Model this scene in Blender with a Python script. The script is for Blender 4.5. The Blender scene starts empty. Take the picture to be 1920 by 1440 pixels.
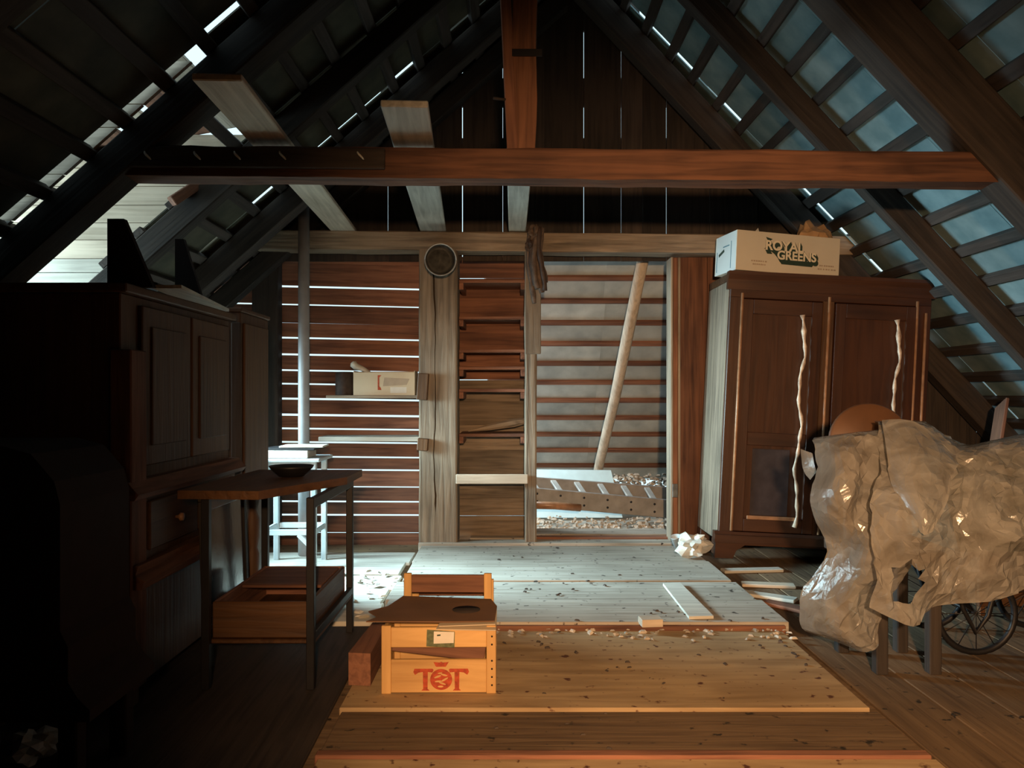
import bpy, bmesh, math, random
from mathutils import Vector, Matrix, noise
random.seed(7)
R = math.radians
scene = bpy.context.scene
COL = scene.collection

# ------------------------------------------------------------------ camera
F = 1480.0; CH = 1.0; HOR = 740.0
cam = bpy.data.cameras.new('camera'); camo = bpy.data.objects.new('camera', cam); COL.objects.link(camo)
camo.location = (0, 0, CH); camo.rotation_euler = (R(90), 0, 0)
cam.sensor_width = 36.0; cam.lens = 36.0 * F / 1920.0
cam.shift_y = (HOR - 720.0) / 1920.0
cam.clip_start = 0.02
scene.camera = camo
def P(px, py, d):
    return Vector(((px - 960.0) / F * d, d, CH - (py - HOR) / F * d))

# ------------------------------------------------------------------ world, lights, exposure
w = bpy.data.worlds.new('overcast_sky'); scene.world = w; w.use_nodes = True
bg = w.node_tree.nodes['Background']
bg.inputs[0].default_value = (0.68, 0.92, 1.0, 1); bg.inputs[1].default_value = 1.15
def area(name, loc, target, sx, sy, watts, col, spread=180):
    l = bpy.data.lights.new(name, 'AREA'); l.shape = 'RECTANGLE'; l.size = sx; l.size_y = sy
    l.energy = watts; l.color = col; l.spread = R(spread)
    o = bpy.data.objects.new(name, l); COL.objects.link(o); o.location = loc
    o.rotation_euler = (Vector(target) - Vector(loc)).to_track_quat('-Z', 'Z').to_euler()
    return o
area('daylight_dormer_window', (-3.0, 3.76, 1.6), (-1.0, 3.8, 1.35), 0.8, 0.95, 26, (0.66, 0.92, 1.0))
area('daylight_eaves_hatch', (-2.40, 4.46, 1.05), (0.5, 3.95, 0.0), 0.6, 0.8, 80, (0.60, 0.90, 1.0), 88)
area('daylight_far_room', (-1.0, 6.35, 2.0), (1.0, 6.8, 0.6), 1.0, 1.0, 85, (0.80, 0.95, 1.0))
sp = bpy.data.lights.new('hand_torch', 'SPOT'); sp.energy = 740; sp.color = (1.0, 0.58, 0.29)
sp.spot_size = R(66); sp.spot_blend = 1.0; sp.shadow_soft_size = 0.05
spo = bpy.data.objects.new('hand_torch', sp); COL.objects.link(spo); spo.location = (0.1, -0.8, 1.3)
spo.rotation_euler = (Vector((0.85, 3.2, 0.5)) - spo.location).to_track_quat('-Z', 'Y').to_euler()
vs = scene.view_settings
vs.view_transform = 'Standard'; vs.look = 'None'; vs.gamma = 1.0; vs.use_curve_mapping = False
vs.exposure = 0.15

# ------------------------------------------------------------------ materials
MAT = {}
def _base(name):
    m = bpy.data.materials.new(name); m.use_nodes = True
    nt = m.node_tree; return m, nt, nt.nodes['Principled BSDF']
def wood(name, c1, c2, axis='X', rough=0.8, fine=38.0, along=2.2, bump=0.35, spots=0.0, spotcol=(0.02, 0.015, 0.01), vary=0.3):
    """grain stretched along one local axis, offset and shaded a little per object"""
    if name in MAT: return MAT[name]
    m, nt, b = _base(name); N = nt.nodes; L = nt.links
    tc = N.new('ShaderNodeTexCoord'); oi = N.new('ShaderNodeObjectInfo')
    add = N.new('ShaderNodeVectorMath'); add.operation = 'MULTIPLY_ADD'
    cmb = N.new('ShaderNodeCombineXYZ')
    for i in range(3): L.new(oi.outputs['Random'], cmb.inputs[i])
    L.new(cmb.outputs[0], add.inputs[0]); add.inputs[1].default_value = (17, 29, 41); L.new(tc.outputs['Object'], add.inputs[2])
    mp = N.new('ShaderNodeMapping'); s = [fine] * 3; s['XYZ'.index(axis)] = along
    mp.inputs['Scale'].default_value = s; L.new(add.outputs[0], mp.inputs['Vector'])
    n1 = N.new('ShaderNodeTexNoise'); n1.inputs['Scale'].default_value = 1.0; n1.inputs['Detail'].default_value = 7; n1.inputs['Distortion'].default_value = 0.6
    L.new(mp.outputs[0], n1.inputs['Vector'])
    n2 = N.new('ShaderNodeTexNoise'); n2.inputs['Scale'].default_value = 2.3; n2.inputs['Detail'].default_value = 4
    L.new(add.outputs[0], n2.inputs['Vector'])
    mixv = N.new('ShaderNodeMath'); mixv.operation = 'MULTIPLY_ADD'; L.new(n2.outputs['Fac'], mixv.inputs[0]); mixv.inputs[1].default_value = 0.7
    L.new(n1.outputs['Fac'], mixv.inputs[2])
    cr = N.new('ShaderNodeValToRGB'); cr.color_ramp.elements[0].position = 0.55; cr.color_ramp.elements[1].position = 1.1 if False else 1.0
    cr.color_ramp.elements[0].color = (*c1, 1); cr.color_ramp.elements[1].color = (*c2, 1)
    L.new(mixv.outputs[0], cr.inputs['Fac'])
    hs = N.new('ShaderNodeHueSaturation'); L.new(cr.outputs[0], hs.inputs['Color'])
    mr = N.new('ShaderNodeMapRange'); mr.inputs['To Min'].default_value = 1 - vary; mr.inputs['To Max'].default_value = 1 + vary
    L.new(oi.outputs['Random'], mr.inputs['Value']); L.new(mr.outputs[0], hs.inputs['Value'])
    out = hs.outputs['Color']
    if spots > 0:
        n3 = N.new('ShaderNodeTexNoise'); n3.inputs['Scale'].default_value = 24; n3.inputs['Detail'].default_value = 5; L.new(add.outputs[0], n3.inputs['Vector'])
        c3 = N.new('ShaderNodeValToRGB'); c3.color_ramp.elements[0].position = 0.66 - 0.1 * spots; c3.color_ramp.elements[1].position = 0.72 - 0.08 * spots
        L.new(n3.outputs['Fac'], c3.inputs['Fac'])
        mx = N.new('ShaderNodeMix'); mx.data_type = 'RGBA'; L.new(c3.outputs[0], mx.inputs['Factor']); L.new(out, mx.inputs['A']); mx.inputs['B'].default_value = (*spotcol, 1)
        out = mx.outputs['Result']
    L.new(out, b.inputs['Base Color'])
    b.inputs['Roughness'].default_value = rough
    bp = N.new('ShaderNodeBump'); bp.inputs['Strength'].default_value = bump; bp.inputs['Distance'].default_value = 0.01
    L.new(n1.outputs['Fac'], bp.inputs['Height']); L.new(bp.outputs[0], b.inputs['Normal'])
    MAT[name] = m; return m
def plain(name, c, rough=0.6, metal=0.0, noise_amt=0.18, scale=14.0, bump=0.1, c2=None):
    if name in MAT: return MAT[name]
    m, nt, b = _base(name); N = nt.nodes; L = nt.links
    tc = N.new('ShaderNodeTexCoord'); n1 = N.new('ShaderNodeTexNoise'); n1.inputs['Scale'].default_value = scale; n1.inputs['Detail'].default_value = 5
    L.new(tc.outputs['Object'], n1.inputs['Vector'])
    cr = N.new('ShaderNodeValToRGB'); cr.color_ramp.elements[0].position = 0.3; cr.color_ramp.elements[1].position = 0.7
    lo = c2 if c2 else tuple(v * (1 - noise_amt) for v in c); hi = tuple(min(1, v * (1 + noise_amt)) for v in c)
    cr.color_ramp.elements[0].color = (*lo, 1); cr.color_ramp.elements[1].color = (*hi, 1)
    L.new(n1.outputs['Fac'], cr.inputs['Fac']); L.new(cr.outputs[0], b.inputs['Base Color'])
    b.inputs['Roughness'].default_value = rough; b.inputs['Metallic'].default_value = metal
    if bump:
        bp = N.new('ShaderNodeBump'); bp.inputs['Strength'].default_value = bump; bp.inputs['Distance'].default_value = 0.01
        L.new(n1.outputs['Fac'], bp.inputs['Height']); L.new(bp.outputs[0], b.inputs['Normal'])
    MAT[name] = m; return m
for ax in 'XYZ':
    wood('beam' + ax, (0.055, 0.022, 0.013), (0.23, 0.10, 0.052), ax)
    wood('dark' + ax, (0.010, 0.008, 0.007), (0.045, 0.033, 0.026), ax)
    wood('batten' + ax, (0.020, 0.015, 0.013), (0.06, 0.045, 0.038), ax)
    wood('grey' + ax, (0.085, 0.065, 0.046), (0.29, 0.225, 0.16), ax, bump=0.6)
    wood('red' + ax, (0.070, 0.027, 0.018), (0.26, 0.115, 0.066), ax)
    wood('pale' + ax, (0.40, 0.33, 0.25), (0.68, 0.58, 0.46), ax, vary=0.15)
    wood('brown' + ax, (0.040, 0.016, 0.005), (0.105, 0.045, 0.014), ax, rough=0.6, vary=0.15)
    wood('ochre' + ax, (0.42, 0.23, 0.075), (0.66, 0.40, 0.15), ax, rough=0.6, fine=26, vary=0.08, bump=0.15)
    wood('floor' + ax, (0.22, 0.19, 0.15), (0.44, 0.40, 0.34), ax, spots=0.25, vary=0.12)
    wood('floorwarm' + ax, (0.29, 0.19, 0.095), (0.52, 0.37, 0.20), ax, spots=0.3, spotcol=(0.10, 0.035, 0.02), vary=0.08, fine=20, bump=0.2)
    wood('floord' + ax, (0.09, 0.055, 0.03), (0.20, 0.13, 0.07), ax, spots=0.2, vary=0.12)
    wood('plankgrey' + ax, (0.33, 0.31, 0.27), (0.60, 0.58, 0.51), ax, vary=0.1)
    wood('veneer' + ax, (0.032, 0.011, 0.005), (0.070, 0.025, 0.010), ax, rough=0.42, fine=30, vary=0.06, bump=0.08)
def sheetmat(name, c1, c2):
    m, nt, b = _base(name); N = nt.nodes; L = nt.links
    tc = N.new('ShaderNodeTexCoord'); oi = N.new('ShaderNodeObjectInfo')
    add = N.new('ShaderNodeVectorMath'); add.operation = 'MULTIPLY_ADD'; cmb = N.new('ShaderNodeCombineXYZ')
    for i in range(3): L.new(oi.outputs['Random'], cmb.inputs[i])
    L.new(cmb.outputs[0], add.inputs[0]); add.inputs[1].default_value = (13, 31, 7); L.new(tc.outputs['Object'], add.inputs[2])
    n1 = N.new('ShaderNodeTexNoise'); n1.inputs['Scale'].default_value = 6; n1.inputs['Detail'].default_value = 6; L.new(add.outputs[0], n1.inputs['Vector'])
    cr = N.new('ShaderNodeValToRGB'); cr.color_ramp.elements[0].position = 0.35; cr.color_ramp.elements[1].position = 0.68
    cr.color_ramp.elements[0].color = (*c1, 1); cr.color_ramp.elements[1].color = (*c2, 1); L.new(n1.outputs['Fac'], cr.inputs['Fac'])
    hs = N.new('ShaderNodeHueSaturation'); L.new(cr.outputs[0], hs.inputs['Color'])
    mr = N.new('ShaderNodeMapRange'); mr.inputs['To Min'].default_value = 0.82; mr.inputs['To Max'].default_value = 1.15
    L.new(oi.outputs['Random'], mr.inputs['Value']); L.new(mr.outputs[0], hs.inputs['Value'])
    L.new(hs.outputs['Color'], b.inputs['Base Color']); b.inputs['Roughness'].default_value = 0.75
    MAT[name] = m
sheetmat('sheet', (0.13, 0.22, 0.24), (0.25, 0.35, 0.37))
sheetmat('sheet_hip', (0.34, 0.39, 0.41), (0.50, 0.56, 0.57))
sheetmat('sheet_shaded', (0.035, 0.034, 0.022), (0.085, 0.078, 0.05))  # olive sheets, with the shade of the left slope put into the colour
plain('black_metal', (0.015, 0.014, 0.016), 0.5, 0.3)
plain('zinc', (0.16, 0.165, 0.16), 0.4, 0.8, c2=(0.06, 0.06, 0.06))
plain('grey_paint', (0.36, 0.36, 0.37), 0.5, 0.0, 0.1)
plain('alu', (0.55, 0.55, 0.52), 0.45, 0.5)
plain('alu_dull', (0.26, 0.25, 0.235), 0.6, 0.2)
plain('white_paint', (0.50, 0.55, 0.57), 0.5, 0, 0.08)
plain('paleblue', (0.62, 0.85, 0.92), 0.6, 0, 0.06)
plain('paper', (0.72, 0.68, 0.60), 0.8, 0, 0.08)
plain('carton', (0.62, 0.52, 0.37), 0.8, 0, 0.07, scale=5)
plain('carton_white', (0.66, 0.60, 0.48), 0.75, 0, 0.05, scale=4)
plain('carton_side', (0.62, 0.68, 0.68), 0.75, 0, 0.05, scale=4)
plain('carton_brown', (0.17, 0.085, 0.04), 0.8, 0, 0.2, scale=6)
plain('print_red', (0.42, 0.06, 0.02), 0.7, 0, 0.35, scale=60)
plain('print_green', (0.02, 0.045, 0.03), 0.7, 0, 0.1)
plain('print_faint', (0.42, 0.33, 0.24), 0.7, 0, 0.1)
plain('print_blue', (0.10, 0.22, 0.28), 0.7, 0, 0.1)
plain('print_cream', (0.80, 0.72, 0.55), 0.7, 0, 0.03)
plain('label_green', (0.12, 0.14, 0.07), 0.7, 0, 0.4, scale=70)
plain('stain', (0.03, 0.02, 0.015), 0.9, 0, 0.2)
plain('leather', (0.05, 0.030, 0.022), 0.7, 0, 0.3, 30, 0.4)
plain('rag', (0.11, 0.075, 0.055), 0.9, 0, 0.4, 30, 0.5)
plain('bone', (0.60, 0.58, 0.50), 0.6)
plain('gilt', (0.62, 0.50, 0.38), 0.35, 0, 0.3, 20, c2=(0.28, 0.16, 0.10))
plain('bead', (0.36, 0.19, 0.10), 0.35, 0, 0.25, 20)
plain('glass_dark', (0.06, 0.05, 0.055), 0.15, 0, 0.2)
plain('chips', (0.52, 0.46, 0.38), 0.9, 0, 0.5, 9)
plain('chips_dark', (0.06, 0.045, 0.035), 0.9, 0, 0.5, 9)
plain('crumple', (0.62, 0.60, 0.54), 0.8, 0, 0.1)
plain('crumple_brown', (0.45, 0.27, 0.13), 0.7, 0, 0.2)
plain('green_cloth', (0.03, 0.075, 0.06), 0.8, 0, 0.5, 30)
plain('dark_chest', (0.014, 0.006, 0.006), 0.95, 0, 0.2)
plain('round_wood', (0.11, 0.05, 0.022), 0.5, 0, 0.25, 6)
def plastic():
    m, nt, b = _base('plastic_film'); N = nt.nodes; L = nt.links
    tc = N.new('ShaderNodeTexCoord'); n1 = N.new('ShaderNodeTexNoise'); n1.inputs['Scale'].default_value = 7; n1.inputs['Detail'].default_value = 6
    n1.inputs['Distortion'].default_value = 1.2
    L.new(tc.outputs['Object'], n1.inputs['Vector'])
    cr = N.new('ShaderNodeValToRGB'); cr.color_ramp.elements[0].position = 0.35; cr.color_ramp.elements[1].position = 0.7
    cr.color_ramp.elements[0].color = (0.22, 0.20, 0.17, 1); cr.color_ramp.elements[1].color = (0.40, 0.385, 0.35, 1)
    L.new(n1.outputs['Fac'], cr.inputs['Fac']); L.new(cr.outputs[0], b.inputs['Base Color'])
    b.inputs['Roughness'].default_value = 0.2
    bp = N.new('ShaderNodeBump'); bp.inputs['Strength'].default_value = 0.5; bp.inputs['Distance'].default_value = 0.02
    L.new(n1.outputs['Fac'], bp.inputs['Height']); L.new(bp.outputs[0], b.inputs['Normal'])
    tr = N.new('ShaderNodeBsdfTransparent'); tr.inputs[0].default_value = (0.9, 0.88, 0.83, 1)
    mx = N.new('ShaderNodeMixShader'); mx.inputs[0].default_value = 0.70
    L.new(tr.outputs[0], mx.inputs[1]); L.new(b.outputs[0], mx.inputs[2])
    L.new(mx.outputs[0], nt.nodes['Material Output'].inputs['Surface'])
    MAT['plastic_film'] = m
plastic()

# ------------------------------------------------------------------ builders
def obj(name, me, mat, parent=None, loc=(0, 0, 0), rot=(0, 0, 0)):
    o = bpy.data.objects.new(name, me); COL.objects.link(o)
    if parent is not None: o.parent = parent
    o.location = loc; o.rotation_euler = rot
    if mat is not None and len(me.materials) == 0: me.materials.append(MAT[mat])
    elif mat is not None and me.materials[0] != MAT[mat]:
        o.material_slots[0].link = 'OBJECT'; o.material_slots[0].material = MAT[mat]
    return o
def tag(o, label, cat, group=None, kind=None):
    o['label'] = label; o['category'] = cat
    if group: o['group'] = group
    if kind: o['kind'] = kind
    return o
def thing(name, label, cat, loc=(0, 0, 0), rot=(0, 0, 0), group=None, kind=None):
    o = bpy.data.objects.new(name, None); COL.objects.link(o); o.location = loc; o.rotation_euler = rot
    o.empty_display_size = 0.1
    return tag(o, label, cat, group, kind)
_cache = {}
def boxmesh(sx, sy, sz, bev=0.004):
    k = (round(sx, 4), round(sy, 4), round(sz, 4), bev)
    if k in _cache: return _cache[k]
    bm = bmesh.new(); bmesh.ops.create_cube(bm, size=1.0)
    for v in bm.verts: v.co = Vector((v.co.x * sx, v.co.y * sy, v.co.z * sz))
    b = min(bev, 0.3 * min(sx, sy, sz))
    if b > 0: bmesh.ops.bevel(bm, geom=bm.edges[:], offset=b, segments=1, affect='EDGES')
    me = bpy.data.meshes.new('box'); bm.to_mesh(me); bm.free(); _cache[k] = me; return me
def box(name, lo, hi, mat, parent=None, bev=0.004, rot=(0, 0, 0)):
    lo = Vector(lo); hi = Vector(hi); c = (lo + hi) / 2; s = hi - lo
    return obj(name, boxmesh(abs(s.x), abs(s.y), abs(s.z), bev).copy() if False else boxmesh(abs(s.x), abs(s.y), abs(s.z), bev), mat, parent, c, rot)
def bar(name, a, b, wd, th, mat, parent=None, up=(0, 0, 1), bev=0.004):
    """box from a to b; local X along it; wd across (local Y), th along 'up' (local Z)"""
    a = Vector(a); b = Vector(b); x = (b - a).normalized(); u = Vector(up); y = u.cross(x).normalized(); z = x.cross(y)
    m = Matrix((x, y, z)).transposed().to_euler()
    return obj(name, boxmesh((b - a).length, wd, th, bev), mat, parent, (a + b) / 2, m)
def mesh(verts, faces, smooth=False):
    me = bpy.data.meshes.new('m'); me.from_pydata([tuple(v) for v in verts], [], faces); me.update()
    bm = bmesh.new(); bm.from_mesh(me); bmesh.ops.recalc_face_normals(bm, faces=bm.faces[:]); bm.to_mesh(me); bm.free()
    if smooth:
        for p in me.polygons: p.use_smooth = True
    return me
def prism(poly, axis, a, b):
    """poly: 2-D points; axis: extrusion axis; a, b its range. XZ poly for Y, YZ poly for X, XY poly for Z"""
    def v(p, t):
        return {'Y': (p[0], t, p[1]), 'X': (t, p[0], p[1]), 'Z': (p[0], p[1], t)}[axis]
    n = len(poly); vs_ = [v(p, a) for p in poly] + [v(p, b) for p in poly]
    fs = [tuple(range(n)), tuple(range(2 * n - 1, n - 1, -1))] + [(i, (i + 1) % n, n + (i + 1) % n, n + i) for i in range(n)]
    return mesh(vs_, fs)
def tube(path, r, n=8, smooth=True):
    vs_ = []; fs = []; path = [Vector(p) for p in path]; m = len(path)
    rr = r if isinstance(r, (list, tuple)) else [r] * m
    prev = None
    for i, p in enumerate(path):
        t = (path[min(i + 1, m - 1)] - path[max(i - 1, 0)]).normalized()
        if prev is None:
            u = t.orthogonal().normalized()
        else:
            u = (prev - t * prev.dot(t)).normalized()
        prev = u; v = t.cross(u)
        for k in range(n):
            a = 2 * math.pi * k / n; vs_.append(p + (u * math.cos(a) + v * math.sin(a)) * rr[i])
    for i in range(m - 1):
        for k in range(n):
            fs.append((i * n + k, i * n + (k + 1) % n, (i + 1) * n + (k + 1) % n, (i + 1) * n + k))
    fs.append(tuple(range(n))); fs.append(tuple(range((m - 1) * n, m * n)))
    return mesh(vs_, fs, smooth)
def lathe(prof, n=24, smooth=True, closed=False):
    """prof: (r, z) list, around Z"""
    vs_ = []; fs = []; m = len(prof)
    for r, z in prof:
        for k in range(n):
            a = 2 * math.pi * k / n; vs_.append((r * math.cos(a), r * math.sin(a), z))
    for i in range(m if closed else m - 1):
        j = (i + 1) % m
        for k in range(n): fs.append((i * n + k, i * n + (k + 1) % n, j * n + (k + 1) % n, j * n + k))
    if not closed:
        fs.append(tuple(range(n))); fs.append(tuple(range((m - 1) * n, m * n)))
    return mesh(vs_, fs, smooth)
def crumple(r, seed, flat=0.7, amp=0.45, sub=3):
    bm = bmesh.new(); bmesh.ops.create_icosphere(bm, subdivisions=sub, radius=1)
    off = Vector((seed * 3.1, seed * 1.7, seed * 5.3))
    for v in bm.verts:
        k = 1 + amp * noise.noise(v.co * 1.6 + off) * 1.6 + amp * 0.6 * noise.noise(v.co * 4 + off)
        v.co = Vector((v.co.x * k * r, v.co.y * k * r, v.co.z * k * r * flat))
    zmin = min(v.co.z for v in bm.verts)
    for v in bm.verts: v.co.z -= zmin
    me = bpy.data.meshes.new('c'); bm.to_mesh(me); bm.free(); return me
def text(name, s, size, mat, parent, loc, rot=(R(90), 0, 0), bold=0.0, ext=0.0006, sx=1.0):
    cu = bpy.data.curves.new(name, 'FONT'); cu.body = s; cu.size = size; cu.extrude = ext; cu.offset = bold
    cu.align_x = 'CENTER'; cu.align_y = 'CENTER'; cu.materials.append(MAT[mat])
    tmp = bpy.data.objects.new(name, cu); COL.objects.link(tmp)
    me = bpy.data.meshes.new_from_object(tmp.evaluated_get(bpy.context.evaluated_depsgraph_get()))
    bpy.data.objects.remove(tmp)
    o = obj(name, me, mat, parent, loc, rot); o.scale = (sx, 1, 1)
    return o
def copy_tree(o, parent=None):
    c = o.copy(); COL.objects.link(c)
    if parent is not None: c.parent = parent
    for ch in o.children: copy_tree(ch, c)
    return c

# ================================================================== THE SETTING
# ---- floor
floor = obj('floor', boxmesh(9.0, 9.0, 0.10), 'floordX', None, (0.1, 1.15, -0.11))
tag(floor, 'worn wooden attic floor of boards laid in different directions', 'floor', kind='structure')
def fboard(lo, hi, mat, rot=(0, 0, 0), name='floor_board'):
    o = box(name, lo, hi, mat, None, 0.003, rot); o.parent = floor; o.matrix_parent_inverse = Matrix.Translation((-0.1, -1.15, 0.11)); return o
# platform of wide boards running across
fboard((-0.60, 4.74, -0.06), (1.17, 5.22, 0.0), 'floorX')
fboard((-0.59, 4.245, -0.06), (1.18, 4.735, 0.002), 'floorX')
fboard((-0.62, 3.86, -0.06), (1.20, 4.235, -0.004), 'floorX', (0, 0, R(-0.3)))
fboard((-0.60, 3.475, -0.06), (1.22, 3.855, -0.001), 'floorX')
fboard((-0.60, 3.455, -0.06), (1.20, 3.474, -0.012), 'redX')
fboard((-0.57, 2.60, -0.06), (1.18, 3.45, -0.032), 'floorwarmX')
fboard((-0.56, 2.275, -0.06), (1.20, 2.59, -0.040), 'floordX')
fboard((-0.56, 2.235, -0.06), (1.19, 2.272, -0.022), 'redX')
fboard((-0.55, 1.55, -0.06), (1.20, 2.232, -0.030), 'floorwarmX')
fboard((-0.55, 0.8, -0.06), (1.20, 1.545, -0.034), 'floorwarmX')
# sill boards by the partition
fboard((-0.62, 5.225, -0.06), (1.25, 5.36, 0.018), 'floorX')
# right: narrower boards running away from the camera
x = 1.225
for i in range(11):
    wd = 0.20 + 0.06 * random.random()
    fboard((x, 0.7 - 0.2 * random.random(), -0.06), (x + wd - 0.006, 5.5, -0.046 - 0.004 * random.random()), 'floordY'); x += wd
# left, by the partition: pale boards; in front a dark hardboard sheet
for i, (a, b_) in enumerate([(3.60, 3.92), (3.93, 4.22), (4.23, 4.55), (4.56, 4.88), (4.89, 5.2)]):
    fboard((-2.1 + 0.02 * i, a, -0.06), (-0.635 - 0.02 * (i % 2), b_, -0.035 - 0.004 * (i % 3)), 'plankgreyX')
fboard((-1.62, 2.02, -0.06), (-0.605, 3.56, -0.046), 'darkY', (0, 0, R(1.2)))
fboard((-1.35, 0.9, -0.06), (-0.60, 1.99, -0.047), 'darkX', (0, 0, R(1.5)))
# far room floor
for i in range(6):
    a = 5.62 + i * 0.42
    fboard((-0.3, a, -0.06), (2.6, a + 0.41, -0.02 - 0.004 * (i % 2)), 'floorX')

# ---- roof
RX = 0.284; RZS = {'right': 4.12, 'left': 3.80}; RZ = 3.98
ANG = {'right': math.atan(1.07), 'left': math.atan(0.885)}
def roofpt(side, s, y, h=0.0):
    """point on the roof deck: s metres down the slope from the ridge, h metres below the deck (towards the room)"""
    a = ANG[side]; sg = 1 if side == 'right' else -1
    return Vector((RX + sg * (s * math.cos(a) - h * math.sin(a)), y, RZS[side] - s * math.sin(a) - h * math.cos(a)))
def roofrot(side):
    a = ANG[side]; return (0, a if side == 'right' else -a, 0)
def deckz(x):
    return RZS['right'] - 1.07 * (x - RX) if x > RX else RZS['left'] - 0.885 * (RX - x)
def build_roof(side, label):
    root = thing('ceiling_' + side, label, 'roof', kind='structure')
    a = ANG[side]; sg = 1 if side == 'right' else -1
    up = Vector((sg * math.sin(a), 0, math.cos(a)))
    smax = 6.0
    for y, wd, dp in (((5.33, 0.12, 0.15), (4.34, 0.09, 0.13), (3.30, 0.16, 0.235)) if side == 'right' else ((5.42, 0.1, 0.13), (4.90, 0.12, 0.13), (4.07, 0.09, 0.12), (3.30, 0.16, 0.13))) + ((2.2, 0.10, 0.13), (1.1, 0.10, 0.13), (0.0, 0.1, 0.13)):
        h = 0.045 + dp / 2
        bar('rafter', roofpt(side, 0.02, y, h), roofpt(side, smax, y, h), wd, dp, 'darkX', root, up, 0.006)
    k = 0
    s = 0.026
    sp_ = 0.225
    while s < smax:
        cut = side == 'left' and 2.3 < s < 4.55
        segs = [(-0.4, 3.42), (4.03, 5.52)] if cut else [(-0.4, 5.52)]
        for y0, y1 in segs:
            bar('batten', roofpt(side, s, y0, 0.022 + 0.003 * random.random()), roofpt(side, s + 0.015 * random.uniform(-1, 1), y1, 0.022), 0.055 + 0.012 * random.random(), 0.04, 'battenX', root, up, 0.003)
        # sheets of this course
        ys = [1.92, 2.5, 3.155, 3.85, 4.6, 5.235, 5.5] if side == 'right' else [1.92, 2.5, 3.20, 4.10, 4.82, 5.5]
        for j in range(len(ys) - 1):
            y0, y1 = ys[j], ys[j + 1]
            if side == 'left' and 2.05 < s < 4.55 and j == 2: continue       # the dormer
            if side == 'left' and 3.0 < s < 4.3 and j == 3: continue         # the eaves hatch
            g = 0.004
            if side == 'left' and j in (1, 3): g = random.choice((0.05, 0.03, 0.018, 0.006))
            if side == 'right' and j == 4: g = random.choice((0.035, 0.02, 0.04, 0.006))
            c = (roofpt(side, s - 0.01, y0, -0.006) + roofpt(side, s + sp_ + 0.012, y1 - g, -0.0)) / 2
            o = obj('roof_sheet', boxmesh(sp_ + 0.03, y1 - g - y0, 0.007, 0.0), 'sheet' if side == 'right' else 'sheet_shaded', root, c)
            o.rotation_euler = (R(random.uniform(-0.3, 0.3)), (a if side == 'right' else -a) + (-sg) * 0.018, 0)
        s += sp_
    # the roof behind the camera: one plain run of sheeting
    A = [roofpt(side, 0, -3.2), roofpt(side, smax, -3.2), roofpt(side, smax, 1.90), roofpt(side, 0, 1.90)]
    B = [p + up * 0.02 for p in A]
    o = obj('roof_sheeting', mesh(A + B, [(0, 1, 2, 3), (4, 5, 6, 7), (0, 1, 5, 4), (1, 2, 6, 5), (2, 3, 7, 6), (3, 0, 4, 7)]), 'sheet_shaded', root); o['kind'] = 'stuff'
    return root
roof_r = build_roof('right', 'right roof slope of grey-blue sheets on battens and dark rafters')
roof_l = build_roof('left', 'left roof slope of olive sheets coloured in shade with daylight slits beside its rafters')
rb = box('ridge_board', (RX - 0.02, -3.2, RZ - 0.26), (RX + 0.02, 5.5, RZ - 0.02), 'darkY'); rb.parent = roof_l
rc = obj('ridge_cap', prism([(RX - 0.3, RZ - 0.23), (RX, RZ + 0.04), (RX + 0.3, RZ - 0.27), (RX + 0.3, RZ - 0.23), (RX, RZ + 0.08), (RX - 0.3, RZ - 0.19)], 'Y', -3.2, 5.55), 'darkY', roof_l)

# ---- end wall behind the camera
wf = box('wall_front', (-4.6, -3.3, -0.1), (5.0, -3.2, 4.4), 'darkZ'); tag(wf, 'dark boarded gable wall behind the viewer', 'wall', kind='structure')

# ---- truss with collar beam
cb = thing('collar_beam', 'long reddish collar beam spanning the attic below the ridge', 'beam', kind='structure')
def hewn(name, a, b, wd, th, mat, parent, seed, n=16, amp=0.008):
    """roughly hewn beam with a wavy section"""
    a = Vector(a); b = Vector(b); x = (b - a).normalized(); ref = Vector((0, 1, 0)) if abs(x.y) < 0.9 else Vector((0, 0, 1))
    L_ = (b - a).length
    vs_ = []; fs = []
    sec = [(-1, -1), (-0.93, -1.0), (0.93, -1), (1, -0.9), (1, 0.9), (0.92, 1), (-0.92, 1), (-1, 0.9)]
    for i in range(n + 1):
        t = i / n
        for k, (u, v) in enumerate(sec):
            d = amp * noise.noise(Vector((t * L_ * 3, k * 0.7, seed))) + amp * 0.6 * noise.noise(Vector((t * L_ * 11, k * 1.3, seed + 5)))
            vs_.append((t * L_ - L_ / 2, u * wd / 2 + d, v * th / 2 + d))
    m = len(sec)
    for i in range(n):
        for k in range(m): fs.append((i * m + k, i * m + (k + 1) % m, (i + 1) * m + (k + 1) % m, (i + 1) * m + k))
    fs.append(tuple(range(m))); fs.append(tuple(range(n * m, n * m + m)))
    y = ref - x * ref.dot(x); y.normalize(); z = x.cross(y)
    return obj(name, mesh(vs_, fs), mat, parent, (a + b) / 2, Matrix((x, y, z)).transposed().to_euler())
hewn('beam', (-1.72, 3.31, 1.965), (2.25, 3.31, 1.935), 0.13, 0.125, 'beamX', cb, 3, 40)
bar('nailed_board', (-1.62, 3.232, 1.975), (-0.52, 3.232, 1.965), 0.022, 0.085, 'darkX', cb)
for px in (275, 368, 443, 528, 674):
    p = P(px, 284, 3.21)
    pts = [p + Vector((0.014 * (1 - math.cos(t * 2.6)) - 0.008, -0.008 * math.sin(t * 3), -0.034 * t)) for t in [i / 6 for i in range(7)]]
    obj('hook', tube(pts, [0.003, 0.004, 0.0045, 0.005, 0.0045, 0.004, 0.002], 6), 'bone', cb)
kp = thing('king_post', 'brown king post rising from the collar beam to the ridge', 'post', kind='structure')
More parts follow.
